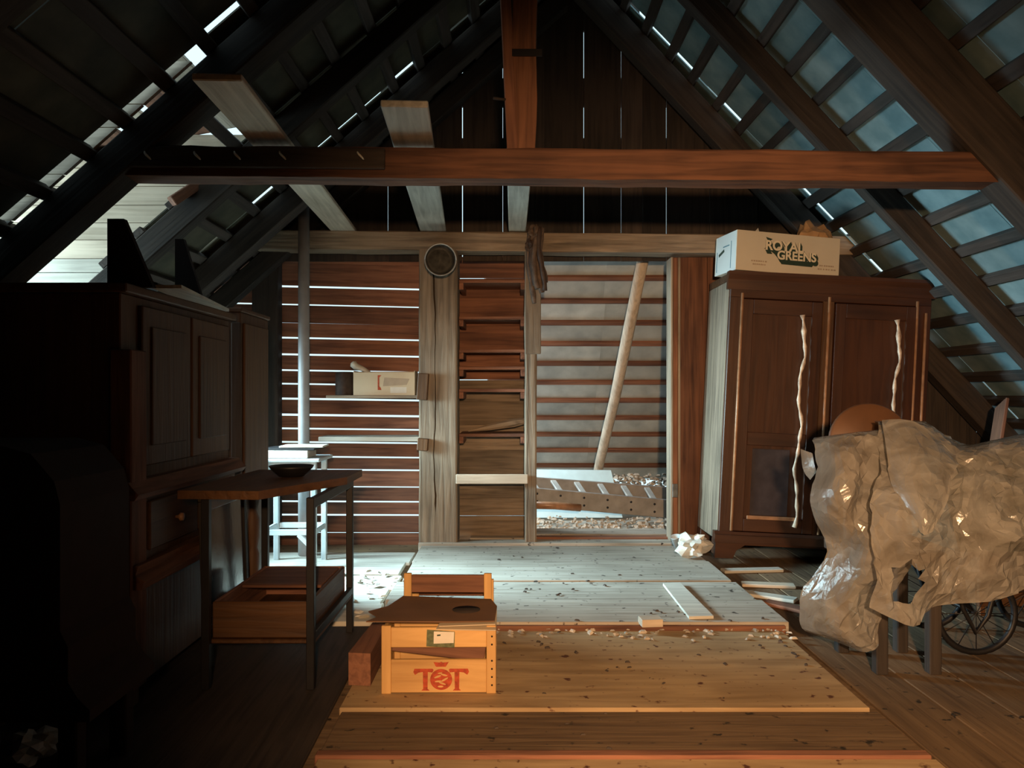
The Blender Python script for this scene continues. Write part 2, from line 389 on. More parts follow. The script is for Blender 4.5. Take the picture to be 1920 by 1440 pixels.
hewn('post', (0.045, 3.32, 2.02), (0.075, 3.32, 3.72), 0.10, 0.10, 'beamX', kp, 9, 16)
bar('side_board', P(961, 284, 3.28), P(946, -40, 3.28), 0.03, 0.045, 'redX', kp, up=(1, 0, 0))
obj('peg', tube([P(925, 184, 3.25), P(948, 187, 3.27)], 0.006, 6), 'batten' + 'X', kp)
box('iron_strap', (0.0, 3.262, 2.40), (0.125, 3.268, 2.43), 'black_metal', kp, 0.001)
# loose planks laid over the ties
for i, (a, b_, wd, lab) in enumerate([
        ((-0.98, 2.62, 2.055), (-1.13, 5.32, 2.105), 0.165, 'tan loft plank lying across the beams, leftmost of the three'),
        ((-0.39, 2.86, 2.055), (-0.53, 5.32, 2.105), 0.172, 'wide pale grey loft plank lying across the beams above the hanging bucket'),
        ((0.035, 3.40, 2.055), (0.035, 5.32, 2.105), 0.115, 'narrow grey loft plank lying across the beams behind the king post')]):
    o = bar('loft_plank', a, b_, wd, 0.025, ('paleX', 'plankgreyX', 'plankgreyX')[i]); tag(o, lab, 'plank', 'loft planks across the ties')

# ---- partition wall at the far end
wb = thing('wall_back', 'boarded partition wall with posts, plate and doorway', 'wall', kind='structure')
hewn('plate', (-2.6, 5.335, 2.045), (3.2, 5.335, 1.985), 0.17, 0.125, 'greyX', wb, 21, 40)
# weathered main post with a long drying crack
def cracked_post(name, x0, x1, y0, y1, z0, z1, crack, mat, parent, seed):
    n = 36; vs_ = []; fs = []; cx = (x0 + x1) / 2; cy = (y0 + y1) / 2; hw = (x1 - x0) / 2; hd = (y1 - y0) / 2
    for i in range(n + 1):
        t = i / n; z = z0 + (z1 - z0) * t
        wob = 0.018 * noise.noise(Vector((t * 5, seed, 0))) + 0.006 * noise.noise(Vector((t * 21, seed, 3)))
        g = crack * (0.55 + 0.9 * noise.noise(Vector((t * 4, seed, 9)))) if 0.12 < t < 0.97 else 0.0005
        g = max(0.0008, g); gx = -0.02 + wob
        e = [0.005 * noise.noise(Vector((t * 6, k, seed + 20))) for k in range(8)]
        sec = [(-hw + e[0], -hd + 0.008), (-hw + 0.01 + e[0], -hd), (gx - g, -hd), (gx, -hd + 0.05), (gx + g, -hd), (0.55 * hw, -hd + e[2] * 0.5), (hw - 0.01 + e[1], -hd), (hw + e[1], -hd + 0.01), (hw + e[1], hd), (-hw + e[0], hd)]
        for u, v in sec: vs_.append((u, v, z - (z0 + z1) / 2))
    m = 10
    for i in range(n):
        for k in range(m): fs.append((i * m + k, i * m + (k + 1) % m, (i + 1) * m + (k + 1) % m, (i + 1) * m + k))
    fs.append(tuple(range(m))); fs.append(tuple(range(n * m, n * m + m)))
    return obj(name, mesh(vs_, fs), mat, parent, (cx, cy, (z0 + z1) / 2))
cracked_post('post', -0.62, -0.365, 5.25, 5.50, 0.0, 1.97, 0.007, 'greyZ', wb, 4)
cracked_post('door_post', 0.085, 0.165, 5.26, 5.40, 0.0, 1.98, 0.003, 'greyZ', wb, 8)
box('door_post_facing', (0.088, 5.235, 1.27), (0.192, 5.262, 1.93), 'greyZ', wb)
# horizontal boards of the left bay, with daylight between them
YB = 5.57
ys = [470, 500, 545, 578, 611, 640, 671, 700, 725, 753, 783, 808, 833, 860, 884, 915, 943, 968, 1000, 1026]
gaps = [0.0, 0.0, 0.013, 0.009, 0.001, 0.011, 0.012, 0.010, 0.009, 0.012, 0.014, 0.011, 0.011, 0.011, 0.012, 0.009, 0.012, 0.013, 0.006, 0]
for i in range(len(ys) - 1):
    z1 = CH - (ys[i] - HOR) / F * YB; z0 = CH - (ys[i + 1] - HOR) / F * YB
    tilt = R(1.5) * (1 - i / (len(ys) - 1))
    xr, xl = -0.42, -2.35
    zc_off = 0.5 * (xr - xl) * math.sin(tilt)
    o = box('wall_board', (xl, YB, z0 + gaps[i + 1]), (xr, YB + 0.022, z1), 'redX', wb, 0.002)
    o.location.z += zc_off * 0.87; o.rotation_euler = (0, tilt, 0)
box('stud', (-1.80, 5.46, 0), (-1.62, 5.565, 1.99), 'darkZ', wb)
for i in range(9):
    box('wall_board', (-4.2, YB + 0.004, -0.05 + i * 0.24), (-2.0, YB + 0.026, 0.185 + i * 0.24), 'darkX', wb, 0.002)
# boards of the narrow bay between the post and the doorway
zb = [2.0, 1.84, 1.70, 1.50, 1.29, 1.105, 0.95, 0.78, 0.60, 0.42, 0.25, 0.12, -0.05]
gb = [0, 0.006, 0, 0.0, 0.0, 0.005, 0, 0, 0, 0, 0, 0.004, 0]
for i in range(len(zb) - 1):
    box('wall_board', (-0.40, 5.72, zb[i + 1] + gb[i + 1]), (0.15, 5.742, zb[i]), 'redX' if i < 5 else 'greyX', wb, 0.002)
box('side_board', (-0.42, 5.50, 0), (-0.40, 5.74, 2.0), 'redZ', wb)
# right of the doorway
box('door_jamb', (1.06, 5.27, 0.0), (1.076, 5.42, 1.92), 'greyZ', wb)
box('door_jamb', (1.077, 5.29, 0.0), (1.112, 5.40, 1.92), 'redZ', wb)
box('door_jamb', (1.112, 5.285, 0.0), (1.128, 5.43, 1.92), 'greyZ', wb)
x = 1.13
for i in range(17):
    wd = 0.19 + 0.03 * random.random()
    box('wall_board', (x, 5.44, -0.05), (x + wd - 0.003, 5.462, min(2.0, deckz(x + wd) - 0.02)), 'redZ' if x < 2.2 else 'darkZ', wb, 0.002); x += wd  # boards past the wardrobe get dark wood to paint in the unlit corner
    if deckz(x + 0.2) < 0.3: break
hg = obj('hinge', boxmesh(0.035, 0.006, 0.09, 0.002), 'zinc', wb, (1.088, 5.266, 0.36))
box('threshold', (0.10, 5.37, -0.02), (1.10, 5.44, 0.03), 'redX', wb)
# upright gable boards above the plate
pxs = [330, 420, 500, 560, 645, 728, 800, 868, 943, 1020, 1095, 1165, 1205, 1250, 1330, 1420, 1500, 1580, 1660, 1760, 1860]
for i in range(len(pxs) - 1):
    x0 = (pxs[i] - 960) / F * 5.5; x1 = (pxs[i + 1] - 960) / F * 5.5
    g = random.choice((0.002, 0.004, 0.006)); x1 -= g
    if pxs[i + 1] in (645, 800, 1020): x1 += g
    zt0, zt1 = deckz(x0) + 0.02, deckz(x1) + 0.02; zbot = 1.93
    if max(zt0, zt1) < zbot + 0.05: continue
    poly = [(x0, zbot), (x1, zbot), (x1, max(zbot + 0.01, zt1)), (x0, max(zbot + 0.01, zt0))]
    cx = (x0 + x1) / 2
    o = obj('gable_board', prism([(p[0] - cx, p[1] - 2.6) for p in poly], 'Y', -0.011, 0.011), 'darkZ' if i != 11 else 'battenZ', wb, (cx, 5.50 + 0.004 * (i % 2), 2.6))

for z0, z1 in ((2.62, 2.80), (3.02, 3.22), (3.55, 3.85)):  # unseen boards added behind the gable to break up its daylight slits
    box('slit_blocker', (-1.3 + 0.9 * (z0 - 2.6), 5.535, z0), (1.75 - 0.9 * (z0 - 2.6), 5.56, z1), 'darkX', wb, 0.002)

# ---- shelves between the posts (each a thing of its own)
def shelf(name, label, x0, x1, y0, y1, z, th, mat, cleats=True, group='shelf boards between the posts'):
    t = thing(name, label, 'shelf', ((x0 + x1) / 2, (y0 + y1) / 2, z), group=group)
    hx = (x1 - x0) / 2; hy = (y1 - y0) / 2
    box('board', (-hx, -hy, -th), (hx, hy, 0), mat, t, 0.003)
    if cleats:
        box('cleat', (-hx, -hy + 0.01, -th - 0.045), (-hx + 0.03, hy, -th), 'redY', t, 0.002)
        box('cleat', (hx - 0.03, -hy + 0.01, -th - 0.045), (hx, hy, -th), 'redY', t, 0.002)
    return t
def zy(py, d): return CH - (py - HOR) / F * d
names = ['topmost shelf in the narrow bay left of the doorway', 'second shelf from the top in the narrow bay beside the door',
         'third shelf from the top in the narrow bay beside the door', 'fourth shelf down in the bay, close under the third',
         'fifth shelf down in the narrow bay beside the doorway', 'shelf in the narrow bay carrying a grey splinter of wood']
for (py, lab) in zip((527, 596, 658, 690, 732, 816), names):
    shelf('bay_shelf', lab, -0.36, 0.088, 5.36, 5.71, zy(py - 3, 5.36), 0.022, 'redX')
rail = box('bay_rail', (-0.372, 5.225, zy(907, 5.24)), (0.105, 5.249, zy(889, 5.24)), 'paleX'); tag(rail, 'pale wooden rail across the foot of the narrow bay', 'rail')
shelf('wall_shelf', 'upper shelf on the slatted wall carrying the cardboard box', -1.25, -0.625, 5.30, 5.56, zy(741, 5.30), 0.02, 'greyX', False)
shelf('wall_shelf', 'lower grey shelf on the slatted wall left of the post', -1.30, -0.625, 5.30, 5.56, zy(819, 5.30), 0.032, 'plankgreyX', False)
for (py0, py1, lab) in ((700, 750, 'dark wooden block nailed to the post beside the cardboard box'), (822, 845, 'dark wooden block nailed to the post at the lower shelf')):
    o = box('shelf_block', (-0.625, 5.20, zy(py1, 5.22)), (-0.555, 5.252, zy(py0, 5.22)), 'brownZ', None, 0.004, (0, R(4), 0)); tag(o, lab, 'block')

# ---- dormer on the left
dm = thing('wall_dormer', 'pale horizontally boarded cheek wall of the left dormer', 'wall', kind='structure')
zj = [2.36] + [CH - (y - HOR) / F * 4.15 for y in (318, 352, 387, 420, 452, 487, 513, 545)] + [1.44, 1.34, 1.24, 1.14, 1.04, 0.94, 0.83]
def cheek(y0, y1, mat):
    for i in range(len(zj) - 1):
        zt, zl = zj[i], zj[i + 1] + 0.004
        xr0 = (zl - (3.80 - 0.885 * RX) + 0.03) / 0.885; xr1 = (zt - (3.80 - 0.885 * RX) + 0.03) / 0.885
        xl = -3.12; 
        if xr0 < xl + 0.05: continue
        cx = (xl + xr1) / 2; cz = (zt + zl) / 2
        obj('cheek_board', prism([(xl - cx, zl - cz), (xr0 - cx, zl - cz), (xr1 - cx, zt - cz), (xl - cx, zt - cz)], 'Y', y0, y1), mat if i < 6 else 'plankgreyX', dm, (cx, 0, cz))
cheek(4.13, 4.15, 'paleX'); cheek(3.22, 3.24, 'paleX')
for i in range(9):
    xa = -1.38 - i * 0.196; za = 2.40 - 0.035 * i
    g = 0.05 if i in (1, 2) else 0.008
    box('dormer_ceiling_board', (xa - 0.196 + g, 3.22, za), (xa, 4.15, za + 0.02), 'redY' if i % 2 else 'paleY', dm, 0.002, (0, R(-10), 0))
bar('batten_stub', P(322, 378, 3.95), P(372, 345, 4.05), 0.05, 0.05, 'redX', dm)
wn = thing('window_1', 'dormer window frame letting daylight in on the left', 'window', kind='structure')
for lo, hi in (((-3.13, 3.22, 0.8), (-3.07, 4.15, 1.08)), ((-3.13, 3.22, 2.09), (-3.07, 4.15, 2.16)), ((-3.13, 3.22, 1.08), (-3.07, 3.27, 2.09)), ((-3.13, 4.10, 1.08), (-3.07, 4.15, 2.09))):
    box('window_frame', lo, hi, 'paleY', wn)

# ---- hip end beyond the doorway: battens and sheets sloping down away from the camera
hp = thing('ceiling_hip', 'hip end of the roof beyond the doorway with level battens', 'roof', kind='structure')
HT = Vector((0, 5.80, 2.06)); ha = R(45.5); hd_ = Vector((0, math.cos(ha), -math.sin(ha)))
nrm = Vector((0, math.sin(ha), math.cos(ha)))
for k in range(12):
    s = 0.03 + 0.218 * k
    p = HT + hd_ * s
    box('batten', (-0.20, p.y - 0.02, p.z - 0.014), (2.5, p.y + 0.02, p.z + 0.014), 'redX', hp, 0.003, (-ha, 0, R(0.5 * random.uniform(-1, 1))))
    for j in range(3):
        c = p + hd_ * 0.10 + nrm * 0.022
        o = obj('roof_sheet', boxmesh(0.94, 0.235, 0.006, 0.0), 'sheet_hip', hp, (0.26 + 0.92 * j, c.y, c.z), (-ha - 0.03, 0, R(random.uniform(-0.6, 0.6))))
box('hip_cheek', (2.50, 5.6, -0.05), (2.53, 8.2, 2.2), 'darkY', hp)
box('hip_ceiling', (-0.2, 5.56, 2.10), (2.55, 5.95, 2.13), 'darkX', hp)

# ================================================================== THINGS
# ---- tall wardrobe on the right, leaning a little
wl = P(1345, 1046, 4.85)
W = thing('wardrobe', 'tall dark red-brown two-door wardrobe with wavy gilt trims, leaning slightly', 'wardrobe', (wl.x, 4.85, 0.0), (0, R(2.8), 0))
ww, wd, wh = 1.24, 0.54, 1.76
box('side_panel', (0, 0.03, 0.10), (0.025, wd, wh - 0.05), 'greyZ', W)['label'] = 'side panel coloured grey as in daylight'  # grey wood here paints in the cool daylight falling on this side
box('side_panel', (ww - 0.025, 0.03, 0.10), (ww, wd, wh - 0.05), 'veneerZ', W)
box('back_panel', (0.025, wd - 0.02, 0.10), (ww - 0.025, wd, wh - 0.05), 'veneerZ', W)
box('bottom', (0.0, 0.02, 0.10), (ww, wd, 0.13), 'veneerX', W)
box('top', (-0.0, 0.01, wh - 0.05), (ww, wd, wh), 'brownX', W)
obj('cornice', prism([(-0.012, wh - 0.11), (0.02, wh - 0.11), (0.02, wh), (-0.035, wh), (-0.035, wh - 0.02), (-0.02, wh - 0.05)], 'X', -0.02, ww + 0.02), 'veneerX', W)
box('frieze', (0.0, 0.0, wh - 0.16), (ww, 0.03, wh - 0.10), 'veneerX', W)
obj('base_moulding', prism([(-0.035, 0.10), (0.03, 0.10), (0.03, 0.165), (-0.01, 0.165), (-0.022, 0.15), (-0.035, 0.145)], 'X', -0.03, ww + 0.03), 'veneerX', W)
# bracket foot apron, one mesh cut with an arch
ap = [(-0.02, -0.0), (0.09, 0.0), (0.11, 0.05), (0.16, 0.085), (ww - 0.16, 0.085), (ww - 0.11, 0.05), (ww - 0.09, 0.0), (ww + 0.02, 0.0), (ww + 0.02, 0.10), (-0.02, 0.10)]
obj('apron', prism(ap, 'Y', -0.015, 0.02), 'veneerX', W)
box('foot', (0.0, wd - 0.09, 0.0), (0.07, wd, 0.10), 'veneerZ', W); box('foot', (ww - 0.07, wd - 0.09, 0.0), (ww, wd, 0.10), 'veneerZ', W)
box('foot', (0.0, 0.02, 0.0), (0.05, 0.16, 0.10), 'veneerZ', W)
box('stile', (0.0, 0.0, 0.16), (0.075, 0.035, wh - 0.15), 'veneerZ', W); box('stile', (ww - 0.085, 0.0, 0.16), (ww, 0.035, wh - 0.15), 'veneerZ', W)
box('stile', (0.575, 0.0, 0.16), (0.645, 0.035, wh - 0.15), 'brownZ', W)
for d0, d1, low in ((0.08, 0.57, True), (0.65, 1.15, False)):
    dr = box('door', (d0, 0.006, 0.17), (d1, 0.026, wh - 0.165), 'veneerZ', W)
    def dchild(nm, lo, hi, mat, bev=0.003):
        o = box(nm, lo, hi, mat, None, bev); o.parent = dr; o.matrix_parent_inverse = Matrix.Translation(-dr.location); return o
    sw = 0.065
    dchild('stile', (d0, -0.010, 0.17), (d0 + sw, 0.010, wh - 0.165), 'veneerZ'); dchild('stile', (d1 - sw, -0.010, 0.17), (d1, 0.010, wh - 0.165), 'veneerZ')
    dchild('rail', (d0 + sw, -0.010, wh - 0.255), (d1 - sw, 0.010, wh - 0.165), 'veneerX')
    dchild('rail', (d0 + sw, -0.010, 0.17), (d1 - sw, 0.010, 0.25), 'veneerX')
    dchild('rail', (d0 + sw, -0.008, 0.70), (d1 - sw, 0.008, 0.78), 'veneerX')
    a, b_ = (d0 + 0.105, d1 - 0.155)
    dchild('lower_panel', (a, 0.000, 0.27), (b_, 0.009, 0.68), 'glass_dark')
    dchild('panel_ledge', (a - 0.02, -0.012, 0.245), (b_ + 0.05, 0.004, 0.268), 'bead')
    xs = d1 - 0.115
    pts = []
    for i in range(41):
        t = i / 40; pts.append((xs + 0.013 * math.sin(t * 17) + 0.004 * math.sin(t * 41), -0.022, 0.21 + 1.30 * t))
    rr = [0.010 + 0.0035 * math.sin(i * 1.9) + (0.005 if i in (0, 40, 36, 37) else 0) for i in range(41)]
    o = obj('wavy_trim', tube(pts, rr, 8), 'gilt', dr); o.matrix_parent_inverse = Matrix.Translation(-dr.location); o['label'] = 'pale wavy carved trim'
for xx, top in ((0.075, wh - 0.13), (0.61, wh - 0.13), (1.15, wh - 0.13), (1.205, wh - 0.2)):
    obj('bead', tube([(xx, -0.006, 0.17), (xx, -0.006, (top + 0.17) / 2), (xx, -0.006, top)], 0.009, 8), 'bead', W)

# ---- white carton on the wardrobe
bl = W.matrix_basis @ Vector((0.03, 0.0, wh + 0.004))
BX = thing('cardboard_carton', 'white cardboard carton lettered ROYAL GREENS on top of the wardrobe', 'box', (1.365, 4.82, 1.765), (0, R(2.8), R(10)))
bw, bd, bh = 0.69, 0.30, 0.245
box('front_panel', (0, 0, 0), (bw, 0.006, bh), 'carton_white', BX, 0.001)
box('back_panel', (0, bd - 0.006, 0), (bw, bd, bh), 'carton_white', BX, 0.001)
box('side_panel', (0, 0.006, 0), (0.006, bd - 0.006, bh), 'carton_side', BX, 0.001); box('side_panel', (bw - 0.006, 0.006, 0), (bw, bd - 0.006, bh), 'carton_white', BX, 0.001)
box('bottom_panel', (0.006, 0.006, 0), (bw - 0.006, bd - 0.006, 0.006), 'carton_white', BX, 0.001)
def shear(o, k):
    return o
def greens(s, size, cx, cz, bold):
    for i in range(4):
        text('lettering_shadow', s, size, 'print_green', BX, (cx + 0.0035 * i + 0.002, -0.0006 - 0.0002 * i, cz - 0.006 * i - 0.003), bold=bold * 2.2, sx=0.98)
    text('lettering', s, size, 'print_cream', BX, (cx, -0.0022, cz), bold=bold, sx=0.98)
greens('ROYAL', 0.082, 0.315, 0.163, 0.0022); greens('GREENS', 0.075, 0.40, 0.108, 0.0022)
obj('lettering_swash', prism([(0.190, 0.215), (0.235, 0.205), (0.215, 0.190), (0.27, 0.120), (0.305, 0.075), (0.292, 0.072), (0.25, 0.115), (0.20, 0.145), (0.178, 0.140), (0.205, 0.160), (0.222, 0.165)], 'Y', -0.0011, -0.0002), 'print_green', BX)
obj('lettering_band', prism([(0.285, 0.078), (0.30, 0.055), (0.505, 0.052), (0.522, 0.075), (0.52, 0.125), (0.505, 0.13), (0.508, 0.085)], 'Y', -0.0009, -0.0001), 'print_green', BX)
for i, (a, b_, z) in enumerate(((0.10, 0.205, 0.058), (0.11, 0.20, 0.038), (0.555, 0.66, 0.062), (0.545, 0.67, 0.040))):
    for k in range(7):
        t0 = a + (b_ - a) * k / 7
        box('fine_print', (t0, -0.0008, z), (t0 + (b_ - a) / 7 * random.uniform(0.5, 0.85), 0.0, z + 0.009), 'print_faint', BX, 0)
# carton end: simple printed lines and hand hole
box('end_line', (-0.0008, 0.07, 0.02), (0, 0.078, 0.19), 'print_blue', BX, 0); box('end_line', (-0.0008, 0.27, 0.02), (0, 0.278, 0.15), 'print_blue', BX, 0)
box('end_line', (-0.0008, 0.10, 0.165), (0, 0.19, 0.172), 'print_blue', BX, 0); box('hand_slot', (-0.001, 0.17, 0.125), (0, 0.25, 0.143), 'print_green', BX, 0, (R(-18), 0, 0))
o = obj('crumpled_paper', crumple(0.115, 3, 1.3, 0.4), 'crumple_brown', None, (1.365 + 0.60 * 0.985 - 0.15 * 0.17, 4.82 + 0.60 * 0.17 + 0.15 * 0.985, 1.765 + 0.008 - 0.049 * 0.60)); tag(o, 'crumpled brown paper sticking out of the carton on its right', 'paper')
o = obj('crumpled_paper', crumple(0.08, 8, 1.6, 0.4), 'crumple', None, (1.365 + 0.19 * 0.985 - 0.15 * 0.17, 4.82 + 0.19 * 0.17 + 0.15 * 0.985, 1.765 + 0.008 - 0.049 * 0.19)); tag(o, 'small white scrap of paper peeking over the carton rim', 'paper')

# ---- scraps by the wardrobe foot
o = obj('crumpled_bag', crumple(0.085, 5, 0.75, 0.6), 'crumple', None, (1.105, 4.80, 0.003)); tag(o, 'crumpled pale paper bag lying beside the wardrobe foot', 'bag')
cup = obj('paper_cup', lathe([(0.022, 0.0), (0.034, 0.075), (0.036, 0.076), (0.033, 0.07), (0.021, 0.004)], 20), 'white_paint', None, (1.055, 5.02, 0.03), (R(12), R(-14), 0)); tag(cup, 'small white cup on the floor beside the doorway', 'cup')

# ---- bottle crates and cardboard
C1 = thing('bottle_crate', 'yellow wooden bottle crate with red printed TOT lettering in the foreground', 'crate', (P(715, 1270, 2.72).x, 2.72, -0.032), (0, 0, R(0.6)), 'wooden bottle crates')
cw, cd, ch = 0.395, 0.26, 0.235
for (x0, x1) in ((0, 0.028), (cw - 0.028, cw)):
    for (y0, y1) in ((0, 0.012), (cd - 0.012, cd)): pass
def crate_end(t, w_, h_, y0, y1, post, low, slot, mat='ochreX', y_sign=-1):
    box('corner_post', (0, y0, 0), (post, y1, h_), 'ochreZ', t, 0.002); box('corner_post', (w_ - post, y0, 0), (w_, y1, h_), 'ochreZ', t, 0.002)
    box('end_board', (post, y0 + 0.001, 0.004), (w_ - post, y1 - 0.001, low), mat, t, 0.002)
    box('end_board', (post, y0 + 0.001, low + slot), (w_ - post, y1 - 0.001, h_ - 0.006), mat, t, 0.002)
crate_end(C1, cw, ch, 0, 0.016, 0.033, 0.118, 0.042); crate_end(C1, cw, ch, cd - 0.016, cd, 0.033, 0.118, 0.042)
for xx in (0, cw - 0.012):
    box('side_board', (xx, 0.016, 0.004), (xx + 0.012, cd - 0.016, 0.09), 'ochreY', C1, 0.002); box('side_board', (xx, 0.016, 0.13), (xx + 0.012, cd - 0.016, 0.22), 'ochreY', C1, 0.002)
box('bottom_board', (0.012, 0.016, 0.004), (cw - 0.012, cd - 0.016, 0.014), 'ochreX', C1, 0.002)
bar('divider', (0.03, 0.06, 0.16), (cw - 0.04, 0.09, 0.11), 0.01, 0.06, 'redX', C1)
# red print: T, emblem, T, crown bar
def flat(name, poly, mat, parent, y0=-0.0012, y1=0.0):
    return obj(name, prism(poly, 'Y', y0, y1), mat, parent)
def serif_T(cx, mirror=1):
    p = [(-0.036, 0.087), (0.026, 0.087), (0.030, 0.083), (0.026, 0.074), (0.010, 0.076), (0.009, 0.018), (0.016, 0.012), (-0.012, 0.012), (-0.006, 0.018), (-0.007, 0.076), (-0.022, 0.074), (-0.034, 0.066), (-0.040, 0.076)]
    p = [(cx + mirror * a, b_) for a, b_ in p]
    flat('letter', p if mirror > 0 else p[::-1], 'print_red', C1)
serif_T(0.150); serif_T(0.262, -1)
ec = (0.206, 0.050)
ring = [(ec[0] + 0.038 * math.cos(t), ec[1] + 0.036 * math.sin(t)) for t in [i * math.pi / 16 for i in range(32)]]
flat('emblem', ring, 'print_red', C1)
for (dx, dz, a_, b_, rot_) in ((-0.012, 0.010, 0.013, 0.0035, 20), (0.010, 0.016, 0.012, 0.003, -15), (0.012, 0.0, 0.014, 0.0032, 30), (-0.010, -0.006, 0.012, 0.003, 5), (0.004, -0.013, 0.013, 0.003, -20), (-0.004, 0.022, 0.008, 0.0025, 10), (-0.002, -0.024, 0.010, 0.003, 0)):
    e = []
    for i in range(12):
        t = i * math.pi / 6; u, v = a_ * math.cos(t), b_ * math.sin(t); c_, s_ = math.cos(R(rot_)), math.sin(R(rot_))
        e.append((ec[0] + dx + u * c_ - v * s_, ec[1] + dz + u * s_ + v * c_))
    flat('emblem_mark', e, 'ochreX', C1, -0.0018, -0.0006)
flat('emblem_crown', [(ec[0] - 0.018, 0.094), (ec[0] + 0.016, 0.094), (ec[0] + 0.026, 0.110), (ec[0] + 0.006, 0.108), (ec[0], 0.111), (ec[0] - 0.006, 0.108), (ec[0] - 0.026, 0.110)], 'print_red', C1)
flat('label_backing', [(0.155, 0.164), (0.252, 0.160), (0.253, 0.215), (0.157, 0.222)], 'label_green', C1)
flat('label_paper', [(0.180, 0.174), (0.249, 0.176), (0.251, 0.214), (0.181, 0.216)], 'paper', C1, -0.002, -0.0005)
flat('label_print', [(0.192, 0.200), (0.204, 0.201), (0.204, 0.206), (0.192, 0.205)], 'print_green', C1, -0.0026, -0.001)
for i in range(7):
    zz = 0.03 + 0.028 * i
    if 0.118 < zz < 0.16: continue
    obj('nail', tube([(cw - 0.014, -0.002, zz), (cw - 0.014, 0.003, zz)], 0.0035, 6), 'black_metal', C1)
C2p = P(757, 1190, 3.10)
C2 = thing('bottle_crate', 'plain brown wooden crate standing behind the lettered crate', 'crate', (C2p.x, 3.10, -0.032), (0, 0, R(-0.8)), 'wooden bottle crates')
w2, h2, d2 = 0.345, 0.33, 0.24
crate_end(C2, w2, h2, 0, 0.016, 0.030, 0.17, 0.085, 'redX'); crate_end(C2, w2, h2 - 0.075, d2 - 0.016, d2, 0.030, 0.10, 0.085, 'redX')
for xx in (0, w2 - 0.012): box('side_board', (xx, 0.016, 0.004), (xx + 0.012, d2 - 0.016, 0.15), 'redY', C2, 0.002)
box('bottom_board', (0.012, 0.016, 0.004), (w2 - 0.012, d2 - 0.016, 0.014), 'redX', C2, 0.002)
CS = thing('cardboard_sheet', 'brown folded cardboard sheet with a dark stain lying on the crate', 'cardboard', (0, 0, 0))
zc = 0.210
def quad_slab(name, pts, th, mat, parent):
    a = [Vector(p) for p in pts]; b_ = [p + Vector((0, 0, th)) for p in a]; n = len(a)
    return obj(name, mesh(a + b_, [tuple(range(n)), tuple(range(2 * n - 1, n - 1, -1))] + [(i, (i + 1) % n, n + (i + 1) % n, n + i) for i in range(n)]), mat, parent)
zs = zc + 0.010
quad_slab('sheet', [(-0.50, 2.705, zs), (-0.47, 2.76, zs), (-0.515, 2.83, zs), (-0.455, 2.90, zs), (-0.42, 3.045, zs), (-0.08, 3.0, zs), (-0.055, 2.90, zs), (-0.06, 2.71, zs), (-0.22, 2.700, zs)], 0.004, 'carton_brown', CS)
st = lathe([(0.0005, 0), (0.046, 0), (0.046, 0.0008), (0.0005, 0.0008)], 20); o = obj('stain', st, 'stain', CS, (-0.165, 2.85, zs + 0.0042)); o.scale = (1.1, 1.1, 1)
quad_slab('folded_flap', [(-0.26, 2.699, zc - 0.014), (-0.055, 2.694, zc - 0.016), (-0.055, 2.90, zc - 0.006), (-0.24, 2.90, zc - 0.006)], 0.003, 'carton', CS)
quad_slab('folded_flap', [(-0.25, 2.700, zc - 0.004), (-0.057, 2.695, zc + 0.004), (-0.057, 2.88, zc + 0.004), (-0.22, 2.88, zc - 0.002)], 0.003, 'carton', CS)
lp = quad_slab('loose_plank', [(-0.58, 2.80, -0.03), (-0.50, 2.79, -0.03), (-0.50, 3.16, -0.03), (-0.56, 3.17, -0.03)], 0.115, 'redY', None); tag(lp, 'short red-brown wood offcut standing left of the lettered crate', 'plank')

# ---- stand table with black legs on the left
TB = thing('stand_table', 'dark table with four thin black legs and a lower shelf', 'table', (-1.10, 2.79, -0.045))
tw, td, th_ = 0.40, 0.70, 0.70
for (lx, ly) in ((0, 0), (tw - 0.028, 0), (0, td - 0.028), (tw - 0.028, td - 0.028)):
    box('leg', (lx, ly, 0), (lx + 0.028, ly + 0.028, th_ - 0.02), 'black_metal', TB, 0.002)
quad_slab('tabletop', [(-0.07, -0.03, th_ - 0.02), (tw * 0.55, -0.05, th_ - 0.02), (tw + 0.03, td * 0.6, th_ - 0.02), (tw + 0.03, td + 0.04, th_ - 0.02), (-0.03, td + 0.04, th_ - 0.02)], 0.03, 'brownY', TB)
box('apron', (0.0, 0.02, th_ - 0.07), (0.02, td - 0.02, th_ - 0.02), 'brownY', TB); box('apron', (tw - 0.02, 0.02, th_ - 0.06), (tw, td - 0.02, th_ - 0.02), 'black_metal', TB)
box('shelf_rail', (0.0, 0.028, 0.17), (0.02, td - 0.028, 0.20), 'black_metal', TB, 0.002); box('shelf_rail', (tw - 0.02, 0.028, 0.17), (tw, td - 0.028, 0.20), 'black_metal', TB, 0.002)
box('shelf', (0.002, 0.028, 0.155), (tw - 0.002, td - 0.028, 0.17), 'brownY', TB)
WBX = thing('wooden_box', 'open red-brown wooden box on the lower shelf of the stand table', 'box', (-1.075, 2.83, 0.127))
box('front_board', (0, 0, 0), (0.35, 0.015, 0.13), 'brownX', WBX); box('back_board', (0, 0.58, 0), (0.35, 0.595, 0.13), 'redX', WBX)
box('side_board', (0, 0.015, 0), (0.015, 0.58, 0.13), 'redY', WBX); box('side_board', (0.335, 0.015, 0), (0.35, 0.58, 0.13), 'brownY', WBX)
box('bottom_board', (0.015, 0.015, 0), (0.335, 0.58, 0.012), 'brownY', WBX)
lid = box('lid', (0.02, 0.25, 0.118), (0.33, 0.57, 0.13), 'redX', WBX, 0.003)
bowl = obj('bowl', lathe([(0.03, 0.0), (0.05, 0.003), (0.085, 0.035), (0.09, 0.045), (0.086, 0.045), (0.05, 0.010), (0.002, 0.008)], 24), 'black_metal', None, (-0.90, 3.22, 0.666)); tag(bowl, 'shallow black bowl on the stand table top', 'bowl')

